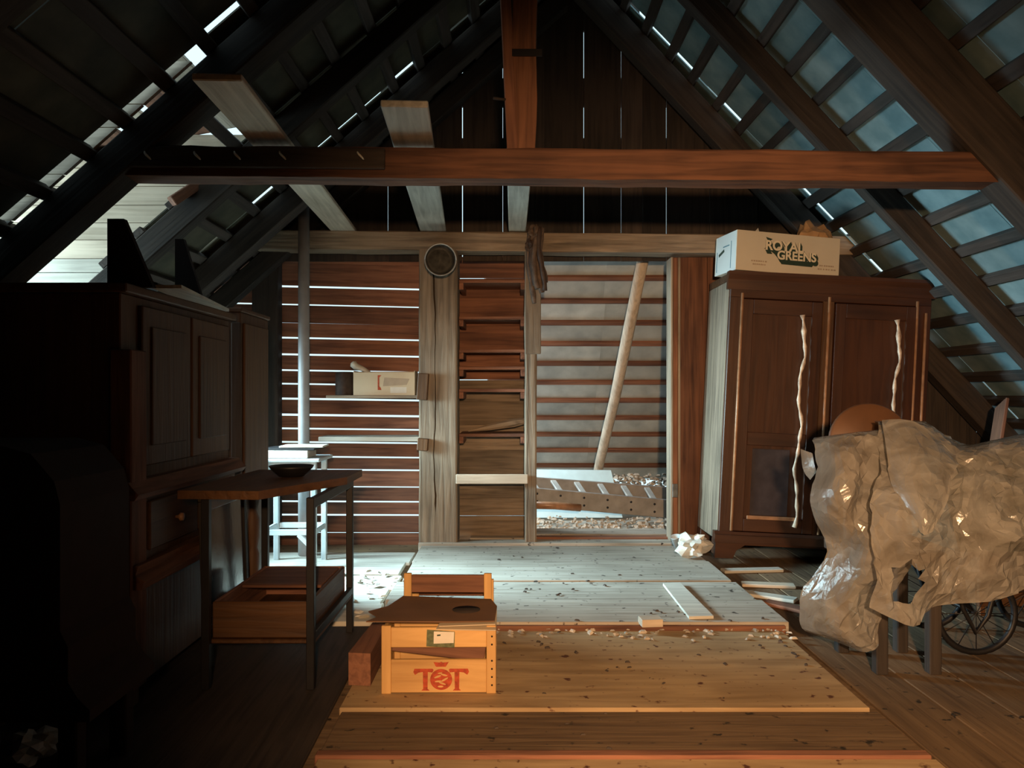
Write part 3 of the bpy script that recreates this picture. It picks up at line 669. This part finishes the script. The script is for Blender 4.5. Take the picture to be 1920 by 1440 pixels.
# ---- big dresser on the left, its front facing right
D = thing('dresser', 'large dark brown dresser on the left with moulded ledges', 'dresser', (-2.15, 2.62, -0.05))
dx, dy, dz = 0.88, 1.0, 1.42
box('body', (0, 0, 0.74), (dx - 0.03, dy, dz - 0.03), 'brownZ', D)
box('lower_body', (0, 0, 0.06), (dx, dy, 0.70), 'brownZ', D)
box('top', (-0.02, -0.02, dz - 0.03), (dx, dy + 0.02, dz), 'brownY', D)
obj('ledge_moulding', prism([(dx - 0.04, 0.70), (dx + 0.03, 0.70), (dx + 0.045, 0.72), (dx + 0.03, 0.735), (dx + 0.01, 0.76), (dx - 0.04, 0.76)], 'Y', -0.03, dy + 0.02), 'redY', D)
obj('base_moulding', prism([(dx - 0.02, 0.40), (dx + 0.04, 0.40), (dx + 0.05, 0.43), (dx + 0.02, 0.45), (dx + 0.03, 0.48), (dx - 0.02, 0.48)], 'Y', 0.0, dy), 'redY', D)
box('corner_post', (dx - 0.06, -0.012, 0.06), (dx + 0.012, 0.10, 1.2), 'redZ', D)  # redder than the body: the reddish light on this corner is painted in
for (a, b_) in ((0.12, 0.53), (0.55, 0.96)):
    dr = box('door', (dx - 0.032, a, 0.80), (dx - 0.012, b_, dz - 0.06), 'brownZ', D)
    o = box('panel', (dx - 0.013, a + 0.06, 0.87), (dx - 0.004, b_ - 0.06, dz - 0.13), 'brownZ', None); o.parent = dr; o.matrix_parent_inverse = Matrix.Translation(-dr.location)
    dw = box('drawer', (dx - 0.002, a, 0.51), (dx + 0.016, b_, 0.68), 'brownY', D)
    o = obj('knob', lathe([(0.006, 0), (0.008, 0.012), (0.016, 0.018), (0.014, 0.028), (0.002, 0.03)], 12), 'bead', dw, (0.009, 0, 0), (0, R(90), 0))
for (lx, ly) in ((0.0, 0.0), (dx - 0.07, 0.0), (0.0, dy - 0.07), (dx - 0.07, dy - 0.07)): box('foot', (lx, ly, 0), (lx + 0.07, ly + 0.07, 0.06), 'brownZ', D)
# trough of boards lying on the dresser
TR = thing('wooden_trough', 'dark wooden trough with sloping end boards lying on the dresser', 'trough', (0, 0, 0))
zt = 1.37
def endboard(y, px0, px1, px2, pyt, pyb, th):
    a = P(px0, pyb, y); b_ = P(px2, pyb, y); c_ = P(px1, pyt, y); d_ = P(px0, pyt, y)
    return obj('end_board', prism([(a.x, zt), (b_.x, zt), (c_.x, c_.z), (d_.x, d_.z)], 'Y', y, y + th), 'dark_chest', TR)
endboard(2.72, 201, 232, 287, 410, 490, 0.025); endboard(3.52, 328, 344, 386, 448, 500, 0.025)
quad_slab('back_board', [(-1.38, 2.746, zt + 0.05), (-1.235, 2.75, zt + 0.005), (-1.28, 3.51, zt + 0.005), (-1.44, 3.515, zt + 0.05)], 0.015, 'darkY', TR)
quad_slab('floor_board', [(-1.25, 2.746, zt), (-1.15, 2.746, zt), (-1.26, 3.515, zt), (-1.36, 3.515, zt)], 0.012, 'plankgreyY', TR)
# dark chest in front
prof = [(-2.0, 0.17), (-1.07, 0.17), (-1.07, 0.20), (-1.10, 0.23), (-1.125, 0.27), (-1.125, 0.36), (-1.145, 0.40), (-1.145, 0.72), (-1.16, 0.78), (-1.22, 0.85), (-1.30, 0.872), (-2.0, 0.872)]
CHS = thing('chest', 'nearly black low chest on short feet at the left edge', 'chest', (-1.55, 2.17, -0.046))
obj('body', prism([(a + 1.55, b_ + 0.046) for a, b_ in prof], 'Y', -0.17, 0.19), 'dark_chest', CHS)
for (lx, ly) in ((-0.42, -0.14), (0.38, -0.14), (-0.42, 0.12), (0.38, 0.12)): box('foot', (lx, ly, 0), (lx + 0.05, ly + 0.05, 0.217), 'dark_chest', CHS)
o = obj('crumpled_paper', crumple(0.07, 11, 0.6, 0.5), 'crumple', None, (-1.36, 2.22, -0.045)); tag(o, 'crumpled white paper on the floor under the black chest', 'paper')
# narrow cupboard behind the dresser
NC = thing('cupboard', 'narrow brown cupboard standing behind the dresser', 'cupboard', (-1.62, 3.72, -0.04))
box('body', (0, 0, 0.04), (0.34, 0.42, 1.43), 'brownZ', NC); box('top', (-0.01, -0.01, 1.43), (0.35, 0.43, 1.45), 'brownX', NC)
box('corner_post', (0.30, -0.012, 0.04), (0.345, 0.0, 1.38), 'batten' + 'Z', NC); box('door', (0.34, 0.03, 0.10), (0.352, 0.39, 1.38), 'brownZ', NC)
for lx in (0.0, 0.28):
    for ly in (0.0, 0.36): box('foot', (lx, ly, 0), (lx + 0.06, ly + 0.06, 0.04), 'brownZ', NC)
# framed picture leaning against the dresser, under the table
FP = thing('framed_picture', 'dark picture in a pale frame leaning against the dresser under the table', 'picture', (-1.165, 2.98, -0.045), (0, R(-2), 0))
box('picture', (0.004, 0.02, 0.22), (0.012, 0.46, 0.66), 'glass_dark', FP, 0.001)
for lo, hi in (((0, 0, 0.19), (0.02, 0.48, 0.235)), ((0, 0, 0.64), (0.02, 0.48, 0.68))): box('frame_rail', lo, hi, 'plankgreyY', FP, 0.003)
for lo, hi in (((0, 0, 0.235), (0.02, 0.03, 0.64)), ((0, 0.45, 0.235), (0.02, 0.48, 0.64))): box('frame_stile', lo, hi, 'darkZ', FP, 0.003)
box('frame_foot', (0, 0.02, 0.0), (0.018, 0.06, 0.19), 'darkZ', FP, 0.002); box('frame_foot', (0, 0.42, 0.0), (0.018, 0.46, 0.19), 'darkZ', FP, 0.002)
o = obj('turned_post', lathe([(0.004, 0.0), (0.018, 0.10), (0.034, 0.20), (0.034, 0.30), (0.026, 0.33), (0.036, 0.38), (0.034, 0.46), (0.024, 0.50), (0.034, 0.54), (0.032, 0.62), (0.02, 0.63)], 16), 'brownZ', None, (-1.205, 3.66, -0.036)); tag(o, 'turned brown furniture leg with pointed tip standing behind the table', 'leg')

# ---- white stool table behind, with papers, and the grey pole
ST = thing('side_table', 'small white painted side table by the slatted wall', 'table', (-1.50, 4.70, -0.04))
for (lx, ly) in ((0.0, 0.0), (0.30, 0.0), (0.0, 0.26), (0.30, 0.26)): box('leg', (lx, ly, 0), (lx + 0.032, ly + 0.032, 0.64), 'white_paint', ST, 0.003)
for z in (0.20,):
    box('stretcher', (0.032, 0.006, z), (0.30, 0.026, z + 0.035), 'white_paint', ST); box('stretcher', (0.032, 0.268, z), (0.30, 0.288, z + 0.035), 'white_paint', ST)
    box('stretcher', (0.006, 0.032, z), (0.026, 0.26, z + 0.035), 'white_paint', ST); box('stretcher', (0.306, 0.032, z), (0.326, 0.26, z + 0.035), 'white_paint', ST)
bar('brace', (0.225, 0.015, 0.205), (0.31, 0.015, 0.12), 0.018, 0.03, 'white_paint', ST)
box('apron', (0.02, 0.01, 0.57), (0.31, 0.028, 0.64), 'white_paint', ST)
box('tabletop', (-0.02, -0.03, 0.64), (0.36, 0.32, 0.66), 'white_paint', ST)
for i, (a, b_, z, lab, m_) in enumerate(((-1.52, -1.22, 0.622, 'thick white book lying on the white side table', 'paper'), (-1.49, -1.17, 0.668, 'black booklet on top of the white book on the side table', 'black_metal'), (-1.40, -1.14, 0.682, 'white sheet of card, topmost on the side table', 'paper'))):
    t_ = (0.044, 0.012, 0.010)[i]
    o = box('book' if i < 2 else 'card_sheet', (a, 4.69 + 0.02 * i, z), (b_, 4.93, z + t_), m_, None, 0.002, (0, 0, R((2, -4, 3)[i]))); tag(o, lab, 'book' if i < 2 else 'card')
pl = obj('grey_pole', tube([(-1.345, 5.10, -0.035), (-1.345, 5.10, 1.2), (-1.345, 5.10, 2.25)], 0.036, 20), 'grey_paint'); tag(pl, 'tall round grey pole standing behind the white side table', 'pole')

# ---- things hung and stored at the partition
BK = thing('bucket', 'galvanised bucket hanging mouth-forward on the weathered post', 'bucket', P(826, 487, 5.01), (R(98), 0, R(8)))
BK.scale = (0.88, 0.88, 0.88)
obj('pail', lathe([(0.085, -0.235), (0.112, 0.0), (0.117, 0.004), (0.117, -0.004), (0.108, -0.01), (0.080, -0.228), (0.001, -0.228), (0.001, -0.235)], 32), 'zinc', BK)
obj('rim', lathe([(0.112 + 0.006 * math.cos(t), 0.003 + 0.006 * math.sin(t)) for t in [i * math.pi / 4 for i in range(8)]], 32, closed=True), 'alu_dull', BK)
obj('handle', tube([(0.112 * math.cos(t), 0.112 * math.sin(t), 0.01 + 0.02 * math.sin(t)) for t in [math.pi * (0.0 + i / 14) for i in range(15)]], 0.003, 6), 'alu', BK)
HB = thing('hanging_straps', 'dark bundle of old leather straps hanging on the door post', 'straps', P(1003, 440, 5.2))
for i in range(7):
    ox = (i - 3) * 0.013 + random.uniform(-0.006, 0.006); L_ = random.uniform(0.35, 0.62); ph = random.uniform(0, 6)
    obj('strap', tube([(ox + 0.014 * math.sin(ph + t * 5) + (0.02 * t), -0.02 * (i % 3) - 0.012, 0.04 - L_ * t) for t in [j / 10 for j in range(11)]], [0.013 + 0.007 * abs(math.sin(ph + j)) for j in range(11)], 7), 'leather' if i % 2 else 'rag', HB)
obj('knot', crumple(0.045, 21, 1.2, 0.5), 'rag', HB, (0.0, -0.02, -0.05))
obj('knot', crumple(0.035, 23, 1.2, 0.5), 'leather', HB, (-0.03, -0.03, -0.12))
SB = thing('shelf_box', 'open cardboard box with faded red print on the upper wall shelf', 'box', (P(663, 742, 5.34).x, 5.33, zy(741, 5.30)))
sw_, sd_, sh_ = 0.415, 0.18, 0.165
box('front_panel', (0, 0, 0), (sw_, 0.005, sh_ - 0.01), 'carton', SB, 0.001); box('back_panel', (0, sd_ - 0.005, 0), (sw_, sd_, sh_), 'carton', SB, 0.001)
box('side_panel', (0, 0.005, 0), (0.005, sd_ - 0.005, sh_), 'carton', SB, 0.001); box('side_panel', (sw_ - 0.005, 0.005, 0), (sw_, sd_ - 0.005, sh_), 'carton', SB, 0.001)
box('bottom_panel', (0.005, 0.005, 0), (sw_ - 0.005, sd_ - 0.005, 0.005), 'carton', SB, 0.001)
flat('print', [(0.165, 0.035), (0.19, 0.035), (0.185, 0.05), (0.175, 0.06), (0.175, 0.12), (0.19, 0.135), (0.165, 0.135)], 'print_red', SB); flat('print_patch', [(0.25, 0.015), (0.36, 0.015), (0.36, 0.055), (0.25, 0.055)], 'paper', SB)
flat('print', [(0.20, 0.06), (0.36, 0.07), (0.38, 0.11), (0.21, 0.12)], 'print_faint', SB)
a = P(663, 683, 5.36)
o = obj('bone_handle', tube([a + Vector((-0.012, 0, 0.012)), a + Vector((-0.004, 0, 0.004)), a + Vector((0.012, 0.01, -0.014)), a + Vector((0.06, 0.02, -0.032)), a + Vector((0.12, 0.03, -0.075)), a + Vector((0.19, 0.05, -0.16))], [0.012, 0.026, 0.024, 0.017, 0.018, 0.017], 10), 'bone'); tag(o, 'pale bone-like handle sticking out of the shelf box', 'handle')
o = obj('dark_tin', lathe([(0.06, 0.0), (0.062, 0.004), (0.062, 0.15), (0.055, 0.155), (0.055, 0.16), (0.002, 0.16)], 20), 'leather', None, (-1.15, 5.42, zy(741, 5.30))); tag(o, 'dark round tin beside the cardboard box on the shelf', 'tin')
a = P(878, 808, 5.42); b_ = P(985, 789, 5.48)
o = obj('wood_splinter', tube([a + Vector((0, 0, -0.002)), a.lerp(b_, 0.35), a.lerp(b_, 0.8), b_], [0.004, 0.022, 0.03, 0.022], 7, False), 'greyX'); tag(o, 'grey splintered piece of wood lying on the bay shelf', 'wood')

# ---- beyond the doorway
lean = obj('leaning_pole', tube([(0.945, 5.68, 1.985), (0.885, 6.0, 1.48), (0.83, 6.35, 0.98), (0.75, 6.70, 0.45), (0.694, 7.0, -0.01)], [0.042, 0.044, 0.042, 0.04, 0.036], 12), 'paleZ'); tag(lean, 'peeled round pole leaning against the roof beyond the doorway', 'pole')
LD = thing('ladder', 'aluminium ladder lying on its side beyond the doorway', 'ladder', (0, 0, 0))
d_n, d_f = 6.0, 6.28
def lpt(px, py, d): return P(px, py, d)
n0, n1 = lpt(985, 930, d_n), lpt(1275, 956, d_n); f0, f1 = lpt(985, 907, d_f), lpt(1275, 929, d_f)
bar('side_rail', n0, n1, 0.028, 0.14, 'alu_dull', LD); bar('side_rail', f0, f1, 0.028, 0.12, 'alu_dull', LD)
for k in range(7):
    t = (k + 0.5) / 6.6
    a = n0.lerp(n1, min(1, t)); c_ = f0.lerp(f1, min(1, t)); c_.x -= 0.06
    bar('rung', a + Vector((0, 0, 0.055)), c_ + Vector((0, 0, 0.045)), 0.045, 0.02, 'alu', LD)
    for zz in (0.028, -0.03): obj('rivet', tube([(a.x, a.y - 0.017, a.z + zz), (a.x, a.y - 0.010, a.z + zz)], 0.009, 8), 'black_metal', LD)
o = quad_slab('pale_panel', [(0.10, 6.62, 0.0), (0.80, 6.62, 0.0), (0.80, 6.64, 0.0), (0.10, 6.64, 0.0)], 0.5, 'paleblue', None)
o.data = mesh([(x_, y_ + t_, z_) for t_ in (0, 0.02) for (x_, y_, z_) in ((-0.1, 6.42, 0.0), (0.90, 6.42, 0.0), (0.83, 6.62, 0.365), (-0.1, 6.62, 0.375))], [(0, 1, 2, 3), (4, 5, 6, 7), (0, 1, 5, 4), (1, 2, 6, 5), (2, 3, 7, 6), (3, 0, 4, 7)]); o.data.materials.append(MAT['paleblue']); tag(o, 'pale blue flat panel standing behind the ladder', 'panel')
pp = obj('rusty_pipe', tube([P(975, 947, 5.75), P(1040, 948, 5.75), P(1088, 952, 5.8)], 0.028, 12), 'bead'); tag(pp, 'pinkish pipe lying on the floor in front of the ladder', 'pipe')
def scatter(name, n, fn, smin, smax, mat, label, cat, flatk=0.35):
    vs_ = []; fs = []
    for i in range(n):
        p = Vector(fn()); s = random.uniform(smin, smax); m_ = Matrix.Rotation(random.uniform(0, 6.28), 3, 'Z') @ Matrix.Rotation(random.uniform(-0.6, 0.6), 3, 'X')
        k = len(vs_)
        for c in ((-1, -0.4, -flatk), (1, -0.6, -flatk), (0.9, 0.5, -flatk), (-0.8, 0.6, -flatk), (-0.5, -0.2, flatk), (0.6, -0.3, flatk), (0.4, 0.3, flatk), (-0.5, 0.3, flatk)):
            v = m_ @ (Vector(c) * s); vs_.append(p + v)
        fs += [tuple(k + j for j in f) for f in ((0, 1, 2, 3), (4, 5, 6, 7), (0, 1, 5, 4), (1, 2, 6, 5), (2, 3, 7, 6), (3, 0, 4, 7))]
    o = obj(name, mesh(vs_, fs), mat); tag(o, label, cat, kind='stuff'); return o
def heap():
    x_ = random.uniform(0.75, 2.2); y_ = random.uniform(6.75, 7.5); return (x_, y_, max(0.0, random.uniform(0.0, 1.0) * (0.30 - abs(y_ - 7.0) * 0.18)))
scatter('leaf_rubble', 900, heap, 0.012, 0.032, 'chips', 'heap of pale dry leaves and rubble beyond the ladder', 'rubble')
scatter('floor_litter', 260, lambda: (random.uniform(0.12, 1.4), random.uniform(5.75, 6.35), random.uniform(-0.01, 0.03)), 0.010, 0.03, 'chips', 'dry leaves and chips littering the floor behind the threshold', 'litter')
fb = box('threshold_board', (0.10, 5.47, -0.02), (1.10, 5.70, 0.035), 'floorX'); tag(fb, 'pale worn board lying just behind the doorway', 'board')

# ---- plastic-covered things on the right
def grid_surf(rows, nu, nv, amp, seed, hole=None, th=0.002):
    rows = [[P(*p) if isinstance(p, tuple) else p for p in r] for r in rows]
    def cr(p, t):
        n = len(p) - 1; f = min(n - 1e-6, max(0, t * n)); i = int(f); u = f - i
        p0, p1, p2, p3 = p[max(i - 1, 0)], p[i], p[i + 1], p[min(i + 2, n)]
        return 0.5 * ((2 * p1) + (p2 - p0) * u + (2 * p0 - 5 * p1 + 4 * p2 - p3) * u * u + (3 * p1 - p0 - 3 * p2 + p3) * u ** 3)
    vs_ = []; fs = []; rnd = random.Random(seed)
    for j in range(nv + 1):
        for i in range(nu + 1):
            ui = (i + (rnd.uniform(-0.38, 0.38) if 0 < i < nu else 0)) / nu
            vj = (j + (rnd.uniform(-0.38, 0.38) if 0 < j < nv else rnd.uniform(-0.0, 0.0))) / nv
            q = cr([cr(r, ui) for r in rows], vj)
            n_ = Vector((q.x * 5 + q.z * 3, q.y * 4, q.z * 4 - q.x * 2.5 + seed))
            rid = lambda v: 1 - 2 * abs(noise.noise(v))
            d = amp * (0.7 * noise.noise(n_ * 0.8) + 0.9 * max(0.0, rid(n_ * 0.8)) ** 2 + 0.4 * rid(n_ * 1.9 + Vector((3, 1, 7)))) + amp * rnd.uniform(-0.17, 0.17)
            vs_.append(q + Vector((0.3 * d, -d, 0.15 * d)))
    for j in range(nv):
        for i in range(nu):
            k = j * (nu + 1) + i
            a, b_, c_, d_ = k, k + 1, k + nu + 2, k + nu + 1
            for t in (((a, b_, c_), (a, c_, d_)) if rnd.random() < 0.5 else ((a, b_, d_), (b_, c_, d_))):
                if hole:
                    c = (vs_[t[0]] + vs_[t[1]] + vs_[t[2]]) / 3; u = (c.x - hole[0]) / hole[2]; v = (c.z - hole[1]) / hole[3]
                    if u * u + v * v < 1 + 0.5 * noise.noise(Vector((u * 2, v * 2, 4))): continue
                fs.append(t)
    return mesh(vs_, fs, False)
PC = thing('plastic_cover', 'cloudy plastic sheet draped over furniture at the right edge', 'plastic sheet', (0, 0, 0))
hc = P(1690, 1087, 2.75)
main = [[(1660, 815, 3.45), (1740, 815, 3.45), (1800, 835, 3.4), (1860, 830, 3.4), (1960, 812, 3.45), (2120, 816, 3.55)],
        [(1640, 790, 3.06), (1715, 795, 3.02), (1785, 838, 2.97), (1850, 830, 2.96), (1965, 812, 3.0), (2120, 816, 3.10)],
        [(1646, 860, 2.88), (1735, 900, 2.78), (1800, 885, 2.84), (1860, 895, 2.76), (1965, 880, 2.8), (2120, 884, 2.90)],
        [(1622, 950, 2.76), (1712, 975, 2.66), (1790, 970, 2.74), (1860, 970, 2.66), (1965, 960, 2.7), (2120, 964, 2.80)],
        [(1634, 1050, 2.75), (1720, 1055, 2.70), (1800, 1048, 2.73), (1870, 1040, 2.67), (1965, 1020, 2.7), (2120, 1024, 2.80)],
        [(1622, 1138, 2.80), (1698, 1172, 2.76), (1750, 1135, 2.80), (1845, 1125, 2.76), (1965, 1090, 2.78), (2120, 1094, 2.88)]]
o = obj('side_drape', grid_surf(main, 46, 38, 0.034, 2, (hc.x, hc.z, 0.045, 0.075)), 'plastic_film', PC)
left = [[(1540, 835, 3.35), (1580, 828, 3.3), (1620, 822, 3.25), (1660, 815, 3.25)],
        [(1526, 822, 3.08), (1570, 816, 3.02), (1620, 812, 3.0), (1700, 806, 3.06)],
        [(1528, 880, 2.98), (1570, 880, 2.86), (1622, 892, 2.88), (1720, 900, 2.95)],
        [(1510, 950, 2.98), (1560, 962, 2.84), (1620, 960, 2.84), (1705, 980, 2.90)],
        [(1542, 1035, 3.02), (1580, 1030, 2.94), (1630, 1040, 2.82), (1700, 1060, 2.88)],
        [(1492, 1120, 3.10), (1550, 1130, 2.96), (1610, 1118, 2.90), (1676, 1116, 2.92)],
        [(1506, 1178, 3.12), (1550, 1185, 3.0), (1600, 1188, 2.93), (1655, 1160, 2.93)],
        [(1530, 1188, 3.16), (1570, 1206, 3.06), (1608, 1220, 2.98), (1630, 1216, 2.94)]]
obj('front_fold', grid_surf(left, 20, 44, 0.030, 7), 'plastic_film', PC)
top = [[(1648, 788, 2.97), (1712, 792, 2.94), (1792, 845, 2.90)], [(1660, 870, 2.80), (1715, 885, 2.72), (1785, 890, 2.74)],
       [(1685, 945, 2.70), (1725, 955, 2.63), (1765, 945, 2.67)], [(1722, 998, 2.62), (1731, 1003, 2.61), (1742, 997, 2.62)]]
obj('top_flap', grid_surf(top, 14, 18, 0.016, 12), 'plastic_film', PC)
flap = [[(1500, 842, 3.1), (1522, 850, 3.06)], [(1505, 880, 3.1), (1526, 872, 3.04)], [(1518, 900, 3.1), (1530, 885, 3.02)]]
obj('corner_flap', grid_surf([[P(*p) for p in r] for r in flap], 8, 8, 0.004, 1), 'plastic_film', PC)
CHR = thing('round_back_chair', 'brown chair with a round wooden back under the plastic sheet', 'chair', (P(1632, 1200, 3.2).x, 3.2, -0.05))
bkz = P(1632, 835, 3.2).z + 0.05
obj('backrest', lathe([(0.001, -0.012), (0.165, -0.012), (0.172, -0.004), (0.172, 0.004), (0.165, 0.012), (0.001, 0.012)], 40), 'round_wood', CHR, (0, 0, bkz - 0.0), (R(82), 0, 0))
box('back_post', (-0.10, 0.0, 0.42), (-0.065, 0.03, bkz - 0.05), 'brownZ', CHR); box('back_post', (0.065, 0.0, 0.42), (0.10, 0.03, bkz - 0.05), 'brownZ', CHR)
box('seat', (-0.17, -0.26, 0.42), (0.17, 0.05, 0.46), 'brownY', CHR)
for (lx, ly) in ((-0.09, -0.25), (0.11, -0.25), (-0.13, 0.0), (0.11, 0.0)): box('leg', (lx, ly, 0), (lx + 0.045, ly + 0.045, 0.42), 'darkZ', CHR)
PR = thing('pram', 'black wheeled pram frame half hidden under the plastic sheet', 'pram', (2.05, 3.34, -0.05))
obj('body', prism([(-0.26, 0.42), (0.36, 0.42), (0.46, 0.75), (0.44, 0.80), (-0.32, 0.80), (-0.34, 0.75)], 'Y', -0.18, 0.22), 'green_cloth', PR)
for sx_ in (-0.18, 0.28):
    for y_ in (-0.16, 0.20):
        wv = obj('wheel', lathe([(0.155 + 0.013 * math.cos(t), 0.013 * math.sin(t)) for t in [i * math.pi / 4 for i in range(8)]], 32, closed=True), 'black_metal', PR, (sx_, y_, 0.168), (R(90), 0, 0))
        for k in range(6):
            aa = k * math.pi / 6; so = obj('spoke', tube([(-0.15 * math.cos(aa), -0.15 * math.sin(aa), 0), (0.15 * math.cos(aa), 0.15 * math.sin(aa), 0)], 0.002, 4), 'black_metal', wv)
for y_ in (-0.13, 0.17):
    obj('spring', tube([(-0.18, y_, 0.168), (-0.27, y_, 0.30), (-0.18, y_, 0.40), (0.0, y_, 0.42), (0.2, y_, 0.40), (0.33, y_, 0.30), (0.28, y_, 0.168)], 0.012, 8), 'black_metal', PR)
    obj('arc_bar', tube([(-0.30 + 0.10 * t, y_ - 0.06, 0.40 - 0.30 * math.sin(t * 1.5)) for t in [i / 8 * 4 for i in range(5)]], 0.01, 8), 'black_metal', PR)
obj('axle', tube([(-0.18, -0.16, 0.168), (-0.18, 0.2, 0.168)], 0.008, 8), 'black_metal', PR); obj('axle', tube([(0.28, -0.16, 0.168), (0.28, 0.2, 0.168)], 0.008, 8), 'black_metal', PR)

# ---- stored boards under the right eaves
for i, (a, b_, wd_, m_, lab) in enumerate((
        ((2.55, 4.35, -0.045), (2.95, 4.75, 0.95), 0.16, 'redX', 'red-brown board leaning under the right eaves'),
        ((2.80, 4.20, -0.045), (3.10, 4.65, 0.82), 0.14, 'brownX', 'dark brown board leaning beside the red-brown board at the eaves'))):
    o = bar('leaning_board', a, b_, wd_, 0.02, m_, None, up=(1, 0, 0.3)); tag(o, lab, 'board')
EC = thing('slatted_crate', 'dark slatted crate stored under the right eaves behind the pram', 'crate', (2.2, 3.72, -0.05))
for z in (0.05, 0.20, 0.35):
    box('slat', (0, 0, z), (0.5, 0.012, z + 0.11), 'brownX', EC); box('slat', (0, 0.40, z), (0.5, 0.412, z + 0.11), 'brownX', EC); box('slat', (0, 0.012, z), (0.012, 0.40, z + 0.11), 'brownY', EC)
for (lx, ly) in ((0.012, 0.012), (0.46, 0.012), (0.012, 0.372), (0.46, 0.372)): box('corner_post', (lx, ly, 0), (lx + 0.028, ly + 0.028, 0.48), 'brownZ', EC)

# ---- loose boards, scraps and litter on the floor
o = quad_slab('loose_board', [P(1243, 1098, 4.13), P(1275, 1096, 4.15), P(1338, 1162, 3.52), P(1292, 1163, 3.51)], 0.012, 'plankgreyX', None)
for v in o.data.vertices: v.co.z = 0.001 if v.index < 4 else 0.014
tag(o, 'short pale board lying askew on the floor boards', 'board')
o = box('wood_scrap', P(1200, 1172, 3.45) + Vector((0, -0.03, 0.03)), P(1240, 1160, 3.45) + Vector((0, 0.04, 0.035)), 'paleX', None, 0.002, (0, 0, R(6))); o.location.z = 0.008; tag(o, 'small tan wood scrap at the step edge of the boards', 'wood')
for i, (px, py, L_, ang, m_, lab) in enumerate(((1430, 1120, 0.34, -35, 'plankgreyX', 'pale offcut lying in the gap beside the plastic sheet'), (1470, 1140, 0.22, -50, 'redX', 'red-brown offcut beside the foot of the plastic sheet'), (1410, 1072, 0.36, 6, 'plankgreyX', 'grey offcut lying in front of the wardrobe base'), (1440, 1100, 0.28, -10, 'paleX', 'tan offcut between the wardrobe and the plastic sheet'))):
    d = 1480.0 * 1.046 / (py - 740); p = P(px, py, d)
    o = obj('offcut', boxmesh(L_, 0.075, 0.018), m_, None, (p.x, p.y, -0.037 + 0.0), (0, 0, R(ang))); tag(o, lab, 'offcut', 'offcuts by the plastic sheet')
def litter(): 
    c = random.choice(((0.05, 4.9, .12), (0.2, 4.05, .15), (0.75, 3.6, .1), (0.35, 3.1, .3), (0.2, 2.9, .35), (0.9, 3.2, .25), (0.4, 4.4, .3), (0.6, 2.4, .3)))
    x_ = max(-0.53, min(1.12, random.gauss(c[0], c[2] * 1.3))); y_ = max(2.1, min(5.1, random.gauss(c[1], c[2] * 0.6)))
    return (x_, y_, (0.004 if y_ > 3.47 else (-0.027 if y_ > 2.6 or y_ < 2.23 else -0.036)))
scatter('dark_litter', 95, litter, 0.003, 0.013, 'chips_dark', 'dark crumbs and bark scraps scattered over the floor boards', 'litter', 0.25)
scatter('pale_litter', 120, lambda: (random.uniform(-0.55, 1.2), random.gauss(3.41, 0.05), -0.026), 0.005, 0.018, 'chips', 'pale splinters along the step in the floor boards', 'litter', 0.25)
scatter('paper_litter', 60, lambda: (random.uniform(-1.18, -0.65), random.uniform(3.6, 4.65), -0.028), 0.008, 0.03, 'crumple', 'white paper scraps on the floor left of the boards', 'litter', 0.15)
